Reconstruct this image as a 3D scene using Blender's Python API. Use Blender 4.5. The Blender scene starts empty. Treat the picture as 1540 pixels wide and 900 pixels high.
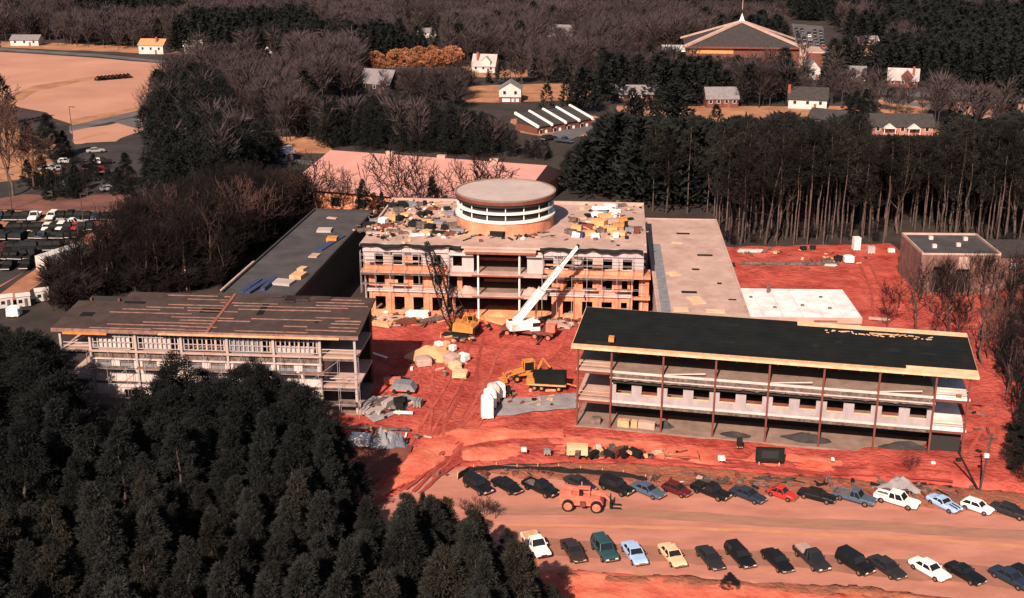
import bpy, bmesh, math, random
import numpy as np
from mathutils import Vector, Matrix, noise
from mathutils.geometry import delaunay_2d_cdt

R = math.radians
random.seed(7)
rng = np.random.default_rng(7)
scene = bpy.context.scene
C = scene.collection

# ------------------------------------------------------------------ camera, sky, sun, exposure
CAM_H, PITCH, FPX = 65.4, R(18.43), 1800.0
cam = bpy.data.objects.new('camera', bpy.data.cameras.new('camera'))
C.objects.link(cam)
cam.location = (0, 0, CAM_H)
cam.rotation_euler = (math.pi / 2 - PITCH, 0, 0)
cam.data.sensor_width = 36
cam.data.lens = 36 * FPX / 1540
cam.data.clip_start = 1
cam.data.clip_end = 6000
scene.camera = cam

SUN_EL, SUN_AZ = R(36), R(198)          # sun behind the camera's left shoulder
world = bpy.data.worlds.new('World')
scene.world = world
world.use_nodes = True
wn = world.node_tree
sky = wn.nodes.new('ShaderNodeTexSky')
sky.sky_type = 'NISHITA'
sky.sun_disc = False
sky.sun_elevation = SUN_EL
sky.sun_rotation = SUN_AZ
bg = wn.nodes['Background']
wn.links.new(sky.outputs[0], bg.inputs[0])
bg.inputs[1].default_value = 0.05
sl = bpy.data.lights.new('sun', 'SUN')
sl.energy = 5.0
sl.angle = R(0.5)
sl.color = (1.0, 0.83, 0.68)
sun = bpy.data.objects.new('sun', sl)
C.objects.link(sun)
sd = Vector((-math.sin(SUN_AZ) * math.cos(SUN_EL), -math.cos(SUN_AZ) * math.cos(SUN_EL), -math.sin(SUN_EL)))
sun.rotation_euler = sd.to_track_quat('-Z', 'Y').to_euler()
sun.location = (-80, -90, 120)
scene.view_settings.view_transform = 'Standard'
scene.view_settings.look = 'None'
scene.view_settings.gamma = 1
scene.view_settings.use_curve_mapping = False
scene.view_settings.exposure = 0.85


# ------------------------------------------------------------------ helpers
def at(u, v, z=0.0):
    """point of the survey photograph (1540 px wide) on the level z -> metres"""
    a, b = (u - 770) / FPX, (v - 450) / FPX
    dx, dy, dz = a, math.cos(PITCH) - b * math.sin(PITCH), -math.sin(PITCH) - b * math.cos(PITCH)
    t = (z - CAM_H) / dz
    return (dx * t, dy * t)


def to_px(x, y, z=0.0):
    dz = z - CAM_H
    d = y * math.cos(PITCH) - dz * math.sin(PITCH)
    up = y * math.sin(PITCH) + dz * math.cos(PITCH)
    return 770 + FPX * x / d, 450 - FPX * up / d


def inside(p, poly):
    x, y = p
    c = False
    j = len(poly) - 1
    for i in range(len(poly)):
        xi, yi = poly[i]
        xj, yj = poly[j]
        if (yi > y) != (yj > y) and x < (xj - xi) * (y - yi) / (yj - yi) + xi:
            c = not c
        j = i
    return c


MATS = {}


def mat(name, col, rough=0.8, var=0.0, scale=1.0, col2=None, bump=0.0, bscale=None, spec=0.3, metal=0.0, rand=0.0, stretch=None):
    if name in MATS:
        return MATS[name]
    m = bpy.data.materials.new(name)
    m.use_nodes = True
    nt = m.node_tree
    b = nt.nodes['Principled BSDF']
    b.inputs['Roughness'].default_value = rough
    b.inputs['Specular IOR Level'].default_value = spec
    b.inputs['Metallic'].default_value = metal
    c4 = (*col, 1)
    b.inputs['Base Color'].default_value = c4
    if var or col2 or rand or bump:
        tc = nt.nodes.new('ShaderNodeTexCoord')
        src = tc.outputs['Object']
        if stretch:
            mp = nt.nodes.new('ShaderNodeMapping')
            mp.inputs['Scale'].default_value = stretch
            nt.links.new(src, mp.inputs[0])
            src = mp.outputs[0]
    out = None
    if var or col2:
        n = nt.nodes.new('ShaderNodeTexNoise')
        n.inputs['Scale'].default_value = scale
        n.inputs['Detail'].default_value = 7
        n.inputs['Roughness'].default_value = 0.65
        nt.links.new(src, n.inputs['Vector'])
        rp = nt.nodes.new('ShaderNodeValToRGB')
        k = var or 0.3
        if col2 is None:
            rp.color_ramp.elements[0].color = (*[x * (1 - k) for x in col], 1)
            rp.color_ramp.elements[1].color = (*[min(1, x * (1 + k)) for x in col], 1)
        else:
            rp.color_ramp.elements[0].color = c4
            rp.color_ramp.elements[1].color = (*col2, 1)
        rp.color_ramp.elements[0].position = 0.33
        rp.color_ramp.elements[1].position = 0.67
        nt.links.new(n.outputs['Fac'], rp.inputs[0])
        out = rp.outputs[0]
    if rand:
        oi = nt.nodes.new('ShaderNodeObjectInfo')
        hs = nt.nodes.new('ShaderNodeHueSaturation')
        mr = nt.nodes.new('ShaderNodeMapRange')
        mr.inputs['To Min'].default_value = 1 - rand
        mr.inputs['To Max'].default_value = 1 + rand
        nt.links.new(oi.outputs['Random'], mr.inputs['Value'])
        nt.links.new(mr.outputs[0], hs.inputs['Value'])
        if out is not None:
            nt.links.new(out, hs.inputs['Color'])
        else:
            hs.inputs['Color'].default_value = c4
        out = hs.outputs[0]
    if out is not None:
        nt.links.new(out, b.inputs['Base Color'])
    if bump:
        n2 = nt.nodes.new('ShaderNodeTexNoise')
        n2.inputs['Scale'].default_value = bscale or scale * 3
        n2.inputs['Detail'].default_value = 6
        nt.links.new(src, n2.inputs['Vector'])
        bp = nt.nodes.new('ShaderNodeBump')
        bp.inputs['Strength'].default_value = min(1.0, bump)
        bp.inputs['Distance'].default_value = 0.4 * bump
        nt.links.new(n2.outputs['Fac'], bp.inputs['Height'])
        nt.links.new(bp.outputs[0], b.inputs['Normal'])
    MATS[name] = m
    return m


def tag(o, label=None, cat=None, group=None, kind=None):
    if label:
        o['label'] = label
    if cat:
        o['category'] = cat
    if group:
        o['group'] = group
    if kind:
        o['kind'] = kind
    return o


def empty(name, loc=(0, 0, 0), rz=0.0):
    o = bpy.data.objects.new(name, None)
    C.objects.link(o)
    o.location = loc
    o.rotation_euler = (0, 0, rz)
    o.empty_display_size = 0.5
    return o


def thing(name, label, cat, loc=(0, 0, 0), rz=0.0, group=None):
    return tag(empty(name, loc, rz), label, cat, group)


class MB:
    def __init__(s):
        s.v, s.f, s.m = [], [], []

    def add(s, vs, fs, mi=0):
        n = len(s.v)
        s.v += [tuple(v) for v in vs]
        s.f += [tuple(i + n for i in f) for f in fs]
        s.m += [mi] * len(fs)
        return s

    def box(s, x0, x1, y0, y1, z0, z1, mi=0, M=None):
        vs = [(x0, y0, z0), (x1, y0, z0), (x1, y1, z0), (x0, y1, z0), (x0, y0, z1), (x1, y0, z1), (x1, y1, z1), (x0, y1, z1)]
        if M is not None:
            vs = [M @ Vector(v) for v in vs]
        return s.add(vs, [(0, 3, 2, 1), (4, 5, 6, 7), (0, 1, 5, 4), (1, 2, 6, 5), (2, 3, 7, 6), (3, 0, 4, 7)], mi)

    def cbox(s, c, size, rz=0.0, mi=0, rx=0.0, ry=0.0):
        M = Matrix.Translation(c) @ Matrix.Rotation(rz, 4, 'Z') @ Matrix.Rotation(ry, 4, 'Y') @ Matrix.Rotation(rx, 4, 'X')
        a, b, d = [q / 2 for q in size]
        return s.box(-a, a, -b, b, -d, d, mi, M)

    def tube(s, p0, p1, r0, r1=None, n=8, mi=0, caps=True):
        r1 = r0 if r1 is None else r1
        p0, p1 = Vector(p0), Vector(p1)
        d = (p1 - p0).normalized()
        a = d.orthogonal().normalized()
        b = d.cross(a)
        vs = []
        for p, r in ((p0, r0), (p1, r1)):
            for k in range(n):
                t = 2 * math.pi * k / n
                vs.append(p + (a * math.cos(t) + b * math.sin(t)) * r)
        fs = [(k, (k + 1) % n, n + (k + 1) % n, n + k) for k in range(n)]
        if caps:
            fs += [tuple(range(n - 1, -1, -1)), tuple(range(n, 2 * n))]
        return s.add(vs, fs, mi)

    def bar(s, p0, p1, w, h=None, mi=0):
        h = h or w
        p0, p1 = Vector(p0), Vector(p1)
        d = p1 - p0
        M = Matrix.Translation((p0 + p1) / 2) @ d.to_track_quat('X', 'Z').to_matrix().to_4x4()
        return s.box(-d.length / 2, d.length / 2, -w / 2, w / 2, -h / 2, h / 2, mi, M)

    def prism(s, poly, z0, z1, mi=0):
        n = len(poly)
        vs = [(x, y, z0) for x, y in poly] + [(x, y, z1) for x, y in poly]
        fs = [tuple(range(n - 1, -1, -1)), tuple(range(n, 2 * n))] + [(i, (i + 1) % n, n + (i + 1) % n, n + i) for i in range(n)]
        return s.add(vs, fs, mi)

    def extrude_y(s, prof, y0, y1, mi=0):
        """profile in x,z swept along y"""
        n = len(prof)
        vs = [(x, y0, z) for x, z in prof] + [(x, y1, z) for x, z in prof]
        fs = [tuple(range(n)), tuple(range(2 * n - 1, n - 1, -1))] + [(i, n + i, n + (i + 1) % n, (i + 1) % n) for i in range(n)]
        return s.add(vs, fs, mi)

    def wall(s, x0, x1, z0, z1, y0, y1, holes=(), mi=0):
        """wall along x, thickness y0..y1, with rectangular holes (hx0, hx1, hz0, hz1)"""
        xs = sorted({x0, x1, *[h[0] for h in holes], *[h[1] for h in holes]})
        zs = sorted({z0, z1, *[h[2] for h in holes], *[h[3] for h in holes]})
        xs = [x for x in xs if x0 <= x <= x1]
        zs = [z for z in zs if z0 <= z <= z1]
        for i in range(len(zs) - 1):
            run = None
            for j in range(len(xs)):
                solid = False
                if j < len(xs) - 1:
                    cx, cz = (xs[j] + xs[j + 1]) / 2, (zs[i] + zs[i + 1]) / 2
                    solid = not any(h[0] < cx < h[1] and h[2] < cz < h[3] for h in holes)
                if solid and run is None:
                    run = xs[j]
                if not solid and run is not None:
                    s.box(run, xs[j], y0, y1, zs[i], zs[i + 1], mi)
                    run = None
        return s

    def build(s, name, mats, parent=None, smooth=False):
        me = bpy.data.meshes.new(name)
        me.from_pydata(s.v, [], s.f)
        mats = mats if isinstance(mats, (list, tuple)) else [mats]
        for m in mats:
            me.materials.append(m)
        if len(mats) > 1:
            me.polygons.foreach_set('material_index', s.m)
        if smooth:
            me.polygons.foreach_set('use_smooth', [True] * len(s.f))
        me.update()
        o = bpy.data.objects.new(name, me)
        C.objects.link(o)
        if parent is not None:
            o.parent = parent
        return o


KIDS = {}


def copy_tree(o, parent=None):
    """a thing with copies of its parts and their sub-parts"""
    c = o.copy()
    C.objects.link(c)
    if parent is not None:
        c.parent = parent
    if o.name not in KIDS:
        KIDS[o.name] = list(o.children)
    for ch in KIDS[o.name]:
        copy_tree(ch, c)
    return c


def fast_mesh(name, verts, tris, mats, mi=None):
    me = bpy.data.meshes.new(name)
    verts = np.asarray(verts, dtype=np.float32)
    tris = np.asarray(tris, dtype=np.int32)
    me.vertices.add(len(verts))
    me.vertices.foreach_set('co', verts.ravel())
    me.loops.add(tris.size)
    me.loops.foreach_set('vertex_index', tris.ravel())
    me.polygons.add(len(tris))
    me.polygons.foreach_set('loop_start', np.arange(0, tris.size, 3, dtype=np.int32))
    me.polygons.foreach_set('loop_total', np.full(len(tris), 3, dtype=np.int32))
    for m in (mats if isinstance(mats, (list, tuple)) else [mats]):
        me.materials.append(m)
    if mi is not None:
        me.polygons.foreach_set('material_index', np.asarray(mi, dtype=np.int32))
    me.update(calc_edges=True)
    return me


def mesh_obj(name, me, parent=None):
    o = bpy.data.objects.new(name, me)
    C.objects.link(o)
    if parent is not None:
        o.parent = parent
    return o


def ragged(poly, step, amp, seed=0):
    out = []
    n = len(poly)
    for i in range(n):
        a, b = Vector(poly[i]), Vector(poly[(i + 1) % n])
        k = max(1, int((b - a).length / step))
        for j in range(k):
            p = a.lerp(b, j / k)
            q = Vector((p.x * 0.35, p.y * 0.35, seed))
            p2 = Vector((p.x * 0.08, p.y * 0.08, seed + 9))
            out.append((p.x + amp * noise.noise(q) + 1.5 * amp * noise.noise(p2), p.y + amp * noise.noise(q + Vector((31, 7, 0))) + 1.5 * amp * noise.noise(p2 + Vector((3, 17, 0)))))
    return out


def sheet(name, poly, z, m, step=2.0, amp=0.5, relief=0.0, cell=2.0, seed=0, parent=None, hfun=None):
    """a ground sheet with a ragged outline and (optionally) its own relief"""
    pl = ragged(poly, step, amp, seed) if amp else list(poly)
    pts = [Vector(p) for p in pl]
    n = len(pts)
    if relief or hfun:
        xs = [p[0] for p in pl]
        ys = [p[1] for p in pl]
        x = min(xs)
        while x < max(xs):
            y = min(ys)
            while y < max(ys):
                q = (x + random.uniform(-.35, .35) * cell, y + random.uniform(-.35, .35) * cell)
                if inside(q, pl):
                    pts.append(Vector(q))
                y += cell
            x += cell
    v, e, f, ov, oe, of = delaunay_2d_cdt(pts, [], [list(range(n))], 1, 1e-4)
    vs = []
    for i, p in enumerate(v):
        h = 0.0
        orig = ov[i]
        edge = any(k < n for k in orig) if orig else True
        if not edge:
            if relief:
                h += relief * (0.5 + noise.noise(Vector((p.x * .12, p.y * .12, seed))) + .6 * noise.noise(Vector((p.x * .4, p.y * .4, seed + 3))))
            if hfun:
                h += hfun(p.x, p.y)
            h = max(h, 0.0)
        vs.append((p.x, p.y, z + h))
    mb = MB().add(vs, f)
    o = mb.build(name, m, parent, smooth=bool(relief or hfun))
    if parent is None:
        tag(o, kind='structure')
    return o


def pxpoly(pts, z=0.0):
    return [at(u, v, z) for u, v in pts]


# ------------------------------------------------------------------ materials
M_FLOOR = mat('forest_floor', (0.017, 0.0125, 0.011), 1, col2=(0.046, 0.030, 0.025), scale=0.09, bump=.5, bscale=.6)
M_CLAY = mat('red_clay', (0.235, 0.029, 0.0225), 1, col2=(0.50, 0.102, 0.074), scale=0.22, bump=1.0, bscale=1.5, spec=.1)
M_CLAYL = mat('pale_clay', (0.44, 0.070, 0.045), 1, col2=(0.62, 0.18, 0.11), scale=0.3, bump=.7, bscale=1.2, spec=.1)
M_LOT = mat('dirt_lot', (0.325, 0.128, 0.092), 1, col2=(0.46, 0.195, 0.142), scale=0.12, bump=.25, bscale=2.5, spec=.1, stretch=(1, 3, 1))
M_STRIP = mat('dry_verge', (0.17, 0.07, 0.045), 1, col2=(0.36, 0.11, 0.065), scale=0.4, bump=.9, bscale=2.0, spec=.1)
M_FIELD = mat('dry_field', (0.34, 0.165, 0.115), 1, col2=(0.45, 0.225, 0.155), scale=0.03, bump=.15, bscale=.6, spec=.1)
M_DRYGRASS = mat('dry_grass', (0.22, 0.10, 0.06), 1, col2=(0.42, 0.20, 0.11), scale=0.12, bump=.4, bscale=1.5, spec=.1)
M_ASPH = mat('asphalt', (0.07, 0.062, 0.066), .9, col2=(0.13, 0.115, 0.115), scale=0.15, spec=.2)
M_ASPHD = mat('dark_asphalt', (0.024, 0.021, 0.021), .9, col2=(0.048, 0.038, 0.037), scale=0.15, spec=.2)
M_TRACK = mat('packed_dirt', (0.20, 0.085, 0.055), 1, col2=(0.36, 0.155, 0.09), scale=.2, bump=.3, spec=.1)
M_GRAVEL = mat('grey_gravel', (0.19, 0.165, 0.17), 1, col2=(0.30, 0.26, 0.26), scale=0.5, bump=.6, bscale=5)
M_CONC = mat('concrete_deck', (0.33, 0.205, 0.165), .9, col2=(0.47, 0.31, 0.26), scale=0.35, bump=.1)
M_CONCG = mat('grey_concrete', (0.30, 0.24, 0.23), .9, col2=(0.42, 0.34, 0.325), scale=0.3)
M_CONCT = mat('tan_slab', (0.17, 0.107, 0.085), .9, col2=(0.28, 0.18, 0.145), scale=0.5)
M_DISC = mat('drum_roof_membrane', (0.36, 0.275, 0.25), .8, col2=(0.45, 0.35, 0.32), scale=0.25)
M_WHITE = mat('white_membrane', (0.50, 0.47, 0.45), .6, col2=(0.80, 0.77, 0.74), scale=0.45)
M_WPAINT = mat('white_paint', (0.72, 0.68, 0.64), .5, var=.08, scale=2)
M_SHEATH = mat('grey_sheathing', (0.36, 0.29, 0.29), .8, col2=(0.48, 0.39, 0.38), scale=0.7, stretch=(1, 1, .4))
M_SHEATHW = mat('pale_sheathing', (0.45, 0.35, 0.33), .8, col2=(0.57, 0.46, 0.43), scale=0.6)
M_ORANGE = mat('orange_sheathing', (0.40, 0.135, 0.075), .85, col2=(0.64, 0.27, 0.155), scale=0.55)
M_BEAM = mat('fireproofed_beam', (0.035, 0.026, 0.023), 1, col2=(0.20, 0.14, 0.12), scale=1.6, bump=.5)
M_RUST = mat('red_primer_steel', (0.115, 0.028, 0.02), .7, col2=(0.17, 0.05, 0.035), scale=1.0)
M_SHEATHG = mat('dull_sheathing', (0.25, 0.205, 0.21), .85, col2=(0.37, 0.31, 0.315), scale=0.8, stretch=(1, 1, .4))
M_DARKIN = mat('dark_board_and_shade', (0.022, 0.02, 0.02), .9)  # near black; also stands for deep shade inside the open blocks
M_PLY = mat('plywood', (0.55, 0.30, 0.17), .8, col2=(0.72, 0.45, 0.28), scale=0.9)
M_BATTEN = mat('weathered_batten', (0.13, 0.066, 0.054), .9, col2=(0.30, 0.155, 0.12), scale=1.2)
M_LUMBER = mat('lumber', (0.42, 0.21, 0.11), .85, col2=(0.62, 0.36, 0.2), scale=1.4)
M_FELT = mat('black_roofing_felt', (0.0085, 0.0090, 0.0090), .95, col2=(0.013, 0.0135, 0.0135), scale=.4, spec=.05)
M_FELT2 = mat('worn_roofing_felt', (0.0115, 0.0118, 0.0118), .9, col2=(0.018, 0.018, 0.0175), scale=.6, spec=.08)
M_BROWNROOF = mat('brown_roof_deck', (0.040, 0.026, 0.0235), .95, col2=(0.066, 0.044, 0.040), scale=.5, spec=.1)
M_DKROOF = mat('dark_flat_roof', (0.036, 0.032, 0.034), .9, col2=(0.072, 0.061, 0.062), scale=.25)
M_BLACK = mat('black_rubber', (0.010, 0.010, 0.010), .8, spec=.2)
M_BRICK = mat('brick', (0.17, 0.045, 0.03), .9, col2=(0.27, 0.085, 0.055), scale=1.3)
M_BRICKP = mat('pink_brick', (0.26, 0.10, 0.075), .9, col2=(0.38, 0.17, 0.13), scale=.8)
M_BRICKB = mat('brown_brick', (0.12, 0.055, 0.045), .9, col2=(0.25, 0.12, 0.10), scale=.7)
M_PINKROOF = mat('pink_shingle', (0.41, 0.185, 0.15), .9, col2=(0.48, 0.23, 0.19), scale=.2)
M_GREYROOF = mat('grey_shingle', (0.17, 0.145, 0.15), .9, var=.2, scale=1)
M_DKSHING = mat('dark_shingle', (0.026, 0.021, 0.021), .95, col2=(0.05, 0.04, 0.04), scale=1)
M_GLASS = mat('window_glass', (0.012, 0.013, 0.015), .12, spec=.5)
M_YELLOW = mat('yellow_paint', (0.36, 0.125, 0.026), .6, col2=(0.60, 0.235, 0.06), scale=1.5)
M_REDP = mat('faded_red_paint', (0.50, 0.10, 0.065), .55, col2=(0.62, 0.17, 0.115), scale=1.2)
M_CHROME = mat('chrome', (0.6, 0.58, 0.55), .25, metal=1.0)
M_LAMP = mat('headlamp_glass', (0.7, 0.68, 0.62), .2, spec=.6)
M_TAIL = mat('tail_lamp_red', (0.35, 0.02, 0.015), .3)
M_BLUETARP = mat('blue_tarp', (0.035, 0.045, 0.095), .6, var=.3, scale=2)
M_GREYTARP = mat('grey_tarp', (0.13, 0.13, 0.15), .7, col2=(0.22, 0.21, 0.22), scale=1)
M_OPLY = mat('orange_plywood', (0.60, 0.25, 0.095), .8, col2=(0.70, 0.36, 0.165), scale=.8)
M_SAND = mat('orange_sand', (0.55, 0.235, 0.105), 1, col2=(0.66, 0.32, 0.165), scale=.5, bump=.3)
M_BARK = mat('bark', (0.035, 0.024, 0.021), 1, col2=(0.085, 0.055, 0.048), scale=1.5)
M_BARKL = mat('pale_bark', (0.045, 0.028, 0.025), 1, col2=(0.14, 0.085, 0.074), scale=1.5)
M_TWIG = mat('bare_twigs', (0.017, 0.0125, 0.0125), 1, var=.35, scale=.2, rand=.3, spec=.05)
M_TWIGL = mat('pale_twigs', (0.075, 0.040, 0.034), 1, var=.3, scale=.2, rand=.15, spec=.05)
M_NEEDLE = mat('pine_needles', (0.0110, 0.0118, 0.0115), .9, col2=(0.0235, 0.0228, 0.0212), scale=.35, rand=.35, spec=.08)
M_NEEDLEB = mat('olive_needles', (0.0135, 0.0125, 0.0108), .9, col2=(0.033, 0.0285, 0.0225), scale=.5, rand=.4, spec=.05)
M_HWHITE = mat('dimmed_white', (0.46, 0.42, 0.40), .7, var=.12, scale=1.5)  # white dimmed in the colour for haze and trees at the far houses
M_BRICKD = mat('dark_brick', (0.085, 0.03, 0.023), .95, col2=(0.17, 0.06, 0.045), scale=1.3)  # darker brick tone for the far houses
M_NEEDLET = mat('brownish_needles', (0.0125, 0.0118, 0.0108), .95, col2=(0.026, 0.0225, 0.020), scale=.3, rand=.35, spec=.05)
M_NEEDLED = mat('dark_needles', (0.0095, 0.0108, 0.0108), .95, col2=(0.0185, 0.019, 0.018), scale=.5, rand=.3, spec=.05)
M_TWIGF = mat('far_twigs', (0.030, 0.0225, 0.023), 1, col2=(0.072, 0.050, 0.050), scale=.02, spec=.05)
M_RUSSET = mat('russet_leaves', (0.20, 0.072, 0.036), .9, col2=(0.36, 0.155, 0.078), scale=.3, rand=.2, spec=.05)

# ------------------------------------------------------------------ ground sheets
g = MB().add([(-2500, -300, 0), (2500, -300, 0), (2500, 4500, 0), (-2500, 4500, 0)], [(0, 1, 2, 3)]).build('ground', M_FLOOR)
tag(g, kind='structure')

clay_px = [(548, 770), (640, 716), (700, 700), (850, 694), (1000, 702), (1300, 724), (1600, 752), (1600, 620), (1500, 560), (1505, 530), (1520, 490),
           (1530, 450), (1490, 420), (1390, 420), (1365, 390), (1340, 366), (1200, 370), (1086, 371), (960, 370), (560, 440), (500, 520), (495, 640), (470, 690), (500, 770)]
CLAY = pxpoly(clay_px)


def clay_h(x, y):
    h = 0.0
    # spoil bank rising against the right end of the right block
    d = (x - 52) / 9
    h += 1.0 * math.exp(-d * d - ((y - 130) / 5) ** 2)
    # low berm along the lower edge of the yard
    h += 0.55 * math.exp(-((y - (128.5 - 0.12 * x)) / 1.1) ** 2) * (1 if x > -6 else 0)
    # wheel ruts
    h += 0.10 * math.sin(1.9 * (x * .35 + y * .12)) * math.exp(-((x + 2 - (y - 150) * .15) / 9) ** 2)
    return h


sheet('clay_yard', CLAY, 0.02, M_CLAY, 2.5, 1.0, relief=.22, cell=1.1, seed=1, hfun=clay_h)
sheet('pale_clay_strip', pxpoly([(700, 680), (850, 652), (1000, 668), (1300, 694), (1600, 722), (1600, 742), (1300, 716), (1000, 696), (850, 688), (700, 698)]), 0.03, M_CLAYL, 2, .8, relief=.5, cell=.9, seed=2)
sheet('pale_clay_track', pxpoly([(600, 690), (660, 650), (740, 640), (845, 645), (845, 660), (740, 662), (670, 690), (600, 740), (550, 760)]), 0.035, M_CLAYL, 2, .9, relief=.5, cell=.9, seed=3)
sheet('verge', pxpoly([(725, 714), (760, 704), (850, 697), (1000, 702), (1300, 724), (1620, 750), (1620, 785), (1300, 752), (1000, 738), (850, 722), (760, 720)]), 0.12, M_STRIP, 1.6, .5, relief=.3, cell=.8, seed=4)
sheet('dirt_parking_lot', pxpoly([(520, 800), (590, 746), (640, 718), (700, 702), (850, 700), (1000, 730), (1300, 745), (1640, 775), (1640, 945), (1450, 912), (1250, 891), (1000, 872), (840, 866), (700, 866), (560, 850)]), 0.05, M_LOT, 2.5, .4, relief=0.05, cell=1.5, seed=5)
sheet('wheel_track', pxpoly([(690, 786), (1000, 792), (1300, 806), (1640, 826), (1640, 833), (1300, 811), (1000, 797), (690, 790)]), 0.115, mat('orange_dust', (0.42, 0.165, 0.085), 1, col2=(0.50, 0.21, 0.12), scale=.4), 2, .25, seed=6)
sheet('road_middle', pxpoly([(700, 762), (1000, 770), (1300, 785), (1640, 803), (1640, 818), (1300, 800), (1000, 783), (700, 774)]), 0.113, mat('dust_grey', (0.24, 0.115, 0.08), 1, col2=(0.33, 0.155, 0.105), scale=.3, stretch=(1, 4, 1)), 2, .3, seed=7)
sheet('dark_dirt_strip', pxpoly([(800, 812), (1000, 822), (1250, 838), (1500, 856), (1640, 868), (1640, 905), (1450, 880), (1250, 862), (1000, 845), (820, 838)]), 0.116, mat('darker_dirt', (0.20, 0.085, 0.058), 1, col2=(0.31, 0.13, 0.088), scale=.35), 2, .6, seed=71)  # strip of darker dirt under the lower row of cars
sheet('red_bank', pxpoly([(700, 870), (840, 864), (1000, 870), (1250, 889), (1450, 910), (1640, 943), (1640, 1150), (700, 1150)]), 0.11, M_CLAYL, 2, .7, relief=.35, cell=.9, seed=8)
sheet('bank_scrub', pxpoly([(840, 860), (1000, 866), (1250, 884), (1450, 904), (1640, 938), (1640, 948), (1450, 916), (1250, 897), (1000, 880), (850, 873)]), 0.14, M_STRIP, 1.2, .5, relief=.35, cell=.6, seed=9)
sheet('brown_yard', pxpoly([(488, 680), (560, 665), (620, 672), (615, 690), (560, 728), (510, 730), (480, 715)]), 0.28, mat('brown_soil', (0.14, 0.035, 0.024), 1, col2=(0.2, 0.06, 0.04), scale=.5, bump=.5), 1.5, .5, relief=.15, cell=.8, seed=10)
sheet('gravel_apron', pxpoly([(735, 628), (760, 603), (800, 600), (872, 594), (872, 618), (800, 622), (770, 628)]), 0.30, M_GRAVEL, 1.5, .5, relief=.12, cell=.7, seed=11)
sheet('gravel_patch', pxpoly([(545, 625), (560, 600), (610, 595), (632, 605), (600, 622), (560, 638)]), 0.30, M_GRAVEL, 1.5, .5, relief=.2, cell=.7, seed=12)
def clay_z(x, y):
    h = .22 * (.5 + noise.noise(Vector((x * .12, y * .12, 1))) + .6 * noise.noise(Vector((x * .4, y * .4, 4)))) + clay_h(x, y)
    return .02 + max(0, h)


def track(pts, w, m, z, seed):
    P = [Vector(at(u, v)) for u, v in pts]
    fine = []
    for i in range(len(P) - 1):
        a, b, c, d = P[max(0, i - 1)], P[i], P[i + 1], P[min(len(P) - 1, i + 2)]
        for k in range(8):
            t = k / 8
            fine.append(.5 * ((2 * b) + (c - a) * t + (2 * a - 5 * b + 4 * c - d) * t * t + (3 * b - a - 3 * c + d) * t ** 3))
    mb = MB()
    for off in (-.95, .95):
        vs = []
        for i in range(len(fine)):
            q = fine[min(i + 1, len(fine) - 1)] - fine[max(i - 1, 0)]
            n_ = Vector((-q.y, q.x)).normalized()
            ww = w * (.6 + .6 * noise.noise(Vector((i * .7, seed, off))))
            for e in (-ww / 2, ww / 2):
                p = fine[i] + n_ * (off + e)
                vs.append((p.x, p.y, clay_z(p.x, p.y) + z))
        mb.add(vs, [(2 * i, 2 * i + 1, 2 * i + 3, 2 * i + 2) for i in range(len(fine) - 1)])
    o = mb.build('tyre_track', m)
    tag(o, kind='structure')


M_RUTD = mat('rut_dark', (0.205, 0.025, 0.019), 1, col2=(0.33, 0.055, 0.04), scale=.5)
M_RUTL = mat('rut_pale', (0.26, 0.036, 0.026), 1, col2=(0.42, 0.085, 0.058), scale=.5)
for i, pts in enumerate(([(600, 735), (660, 670), (700, 600), (710, 540), (720, 500)], [(640, 725), (690, 660), (740, 580), (760, 530), (790, 512)], [(570, 745), (640, 690), (690, 640), (840, 620)],
                         [(610, 740), (680, 680), (780, 645), (860, 660), (1000, 690), (1300, 715)], [(640, 720), (660, 620), (640, 580), (650, 520)], [(700, 650), (780, 560), (840, 540), (862, 500)],
                         [(620, 742), (700, 690), (860, 675), (1100, 695), (1460, 730)], [(1100, 385), (1200, 410), (1290, 420), (1325, 470)], [(1120, 410), (1220, 395), (1320, 388)], [(1300, 400), (1318, 440), (1322, 490)],
                         [(1462, 700), (1490, 640), (1480, 590)], [(590, 735), (640, 650), (690, 560), (680, 510)])):
    track(pts, .75, M_RUTL if i % 3 else M_RUTD, .05 + .003 * i, i)
sheet('sand_apron', pxpoly([(700, 478), (735, 462), (815, 464), (850, 480), (760, 492)]), 0.30, M_SAND, 1.5, .5, relief=.2, cell=.8, seed=13)

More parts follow.
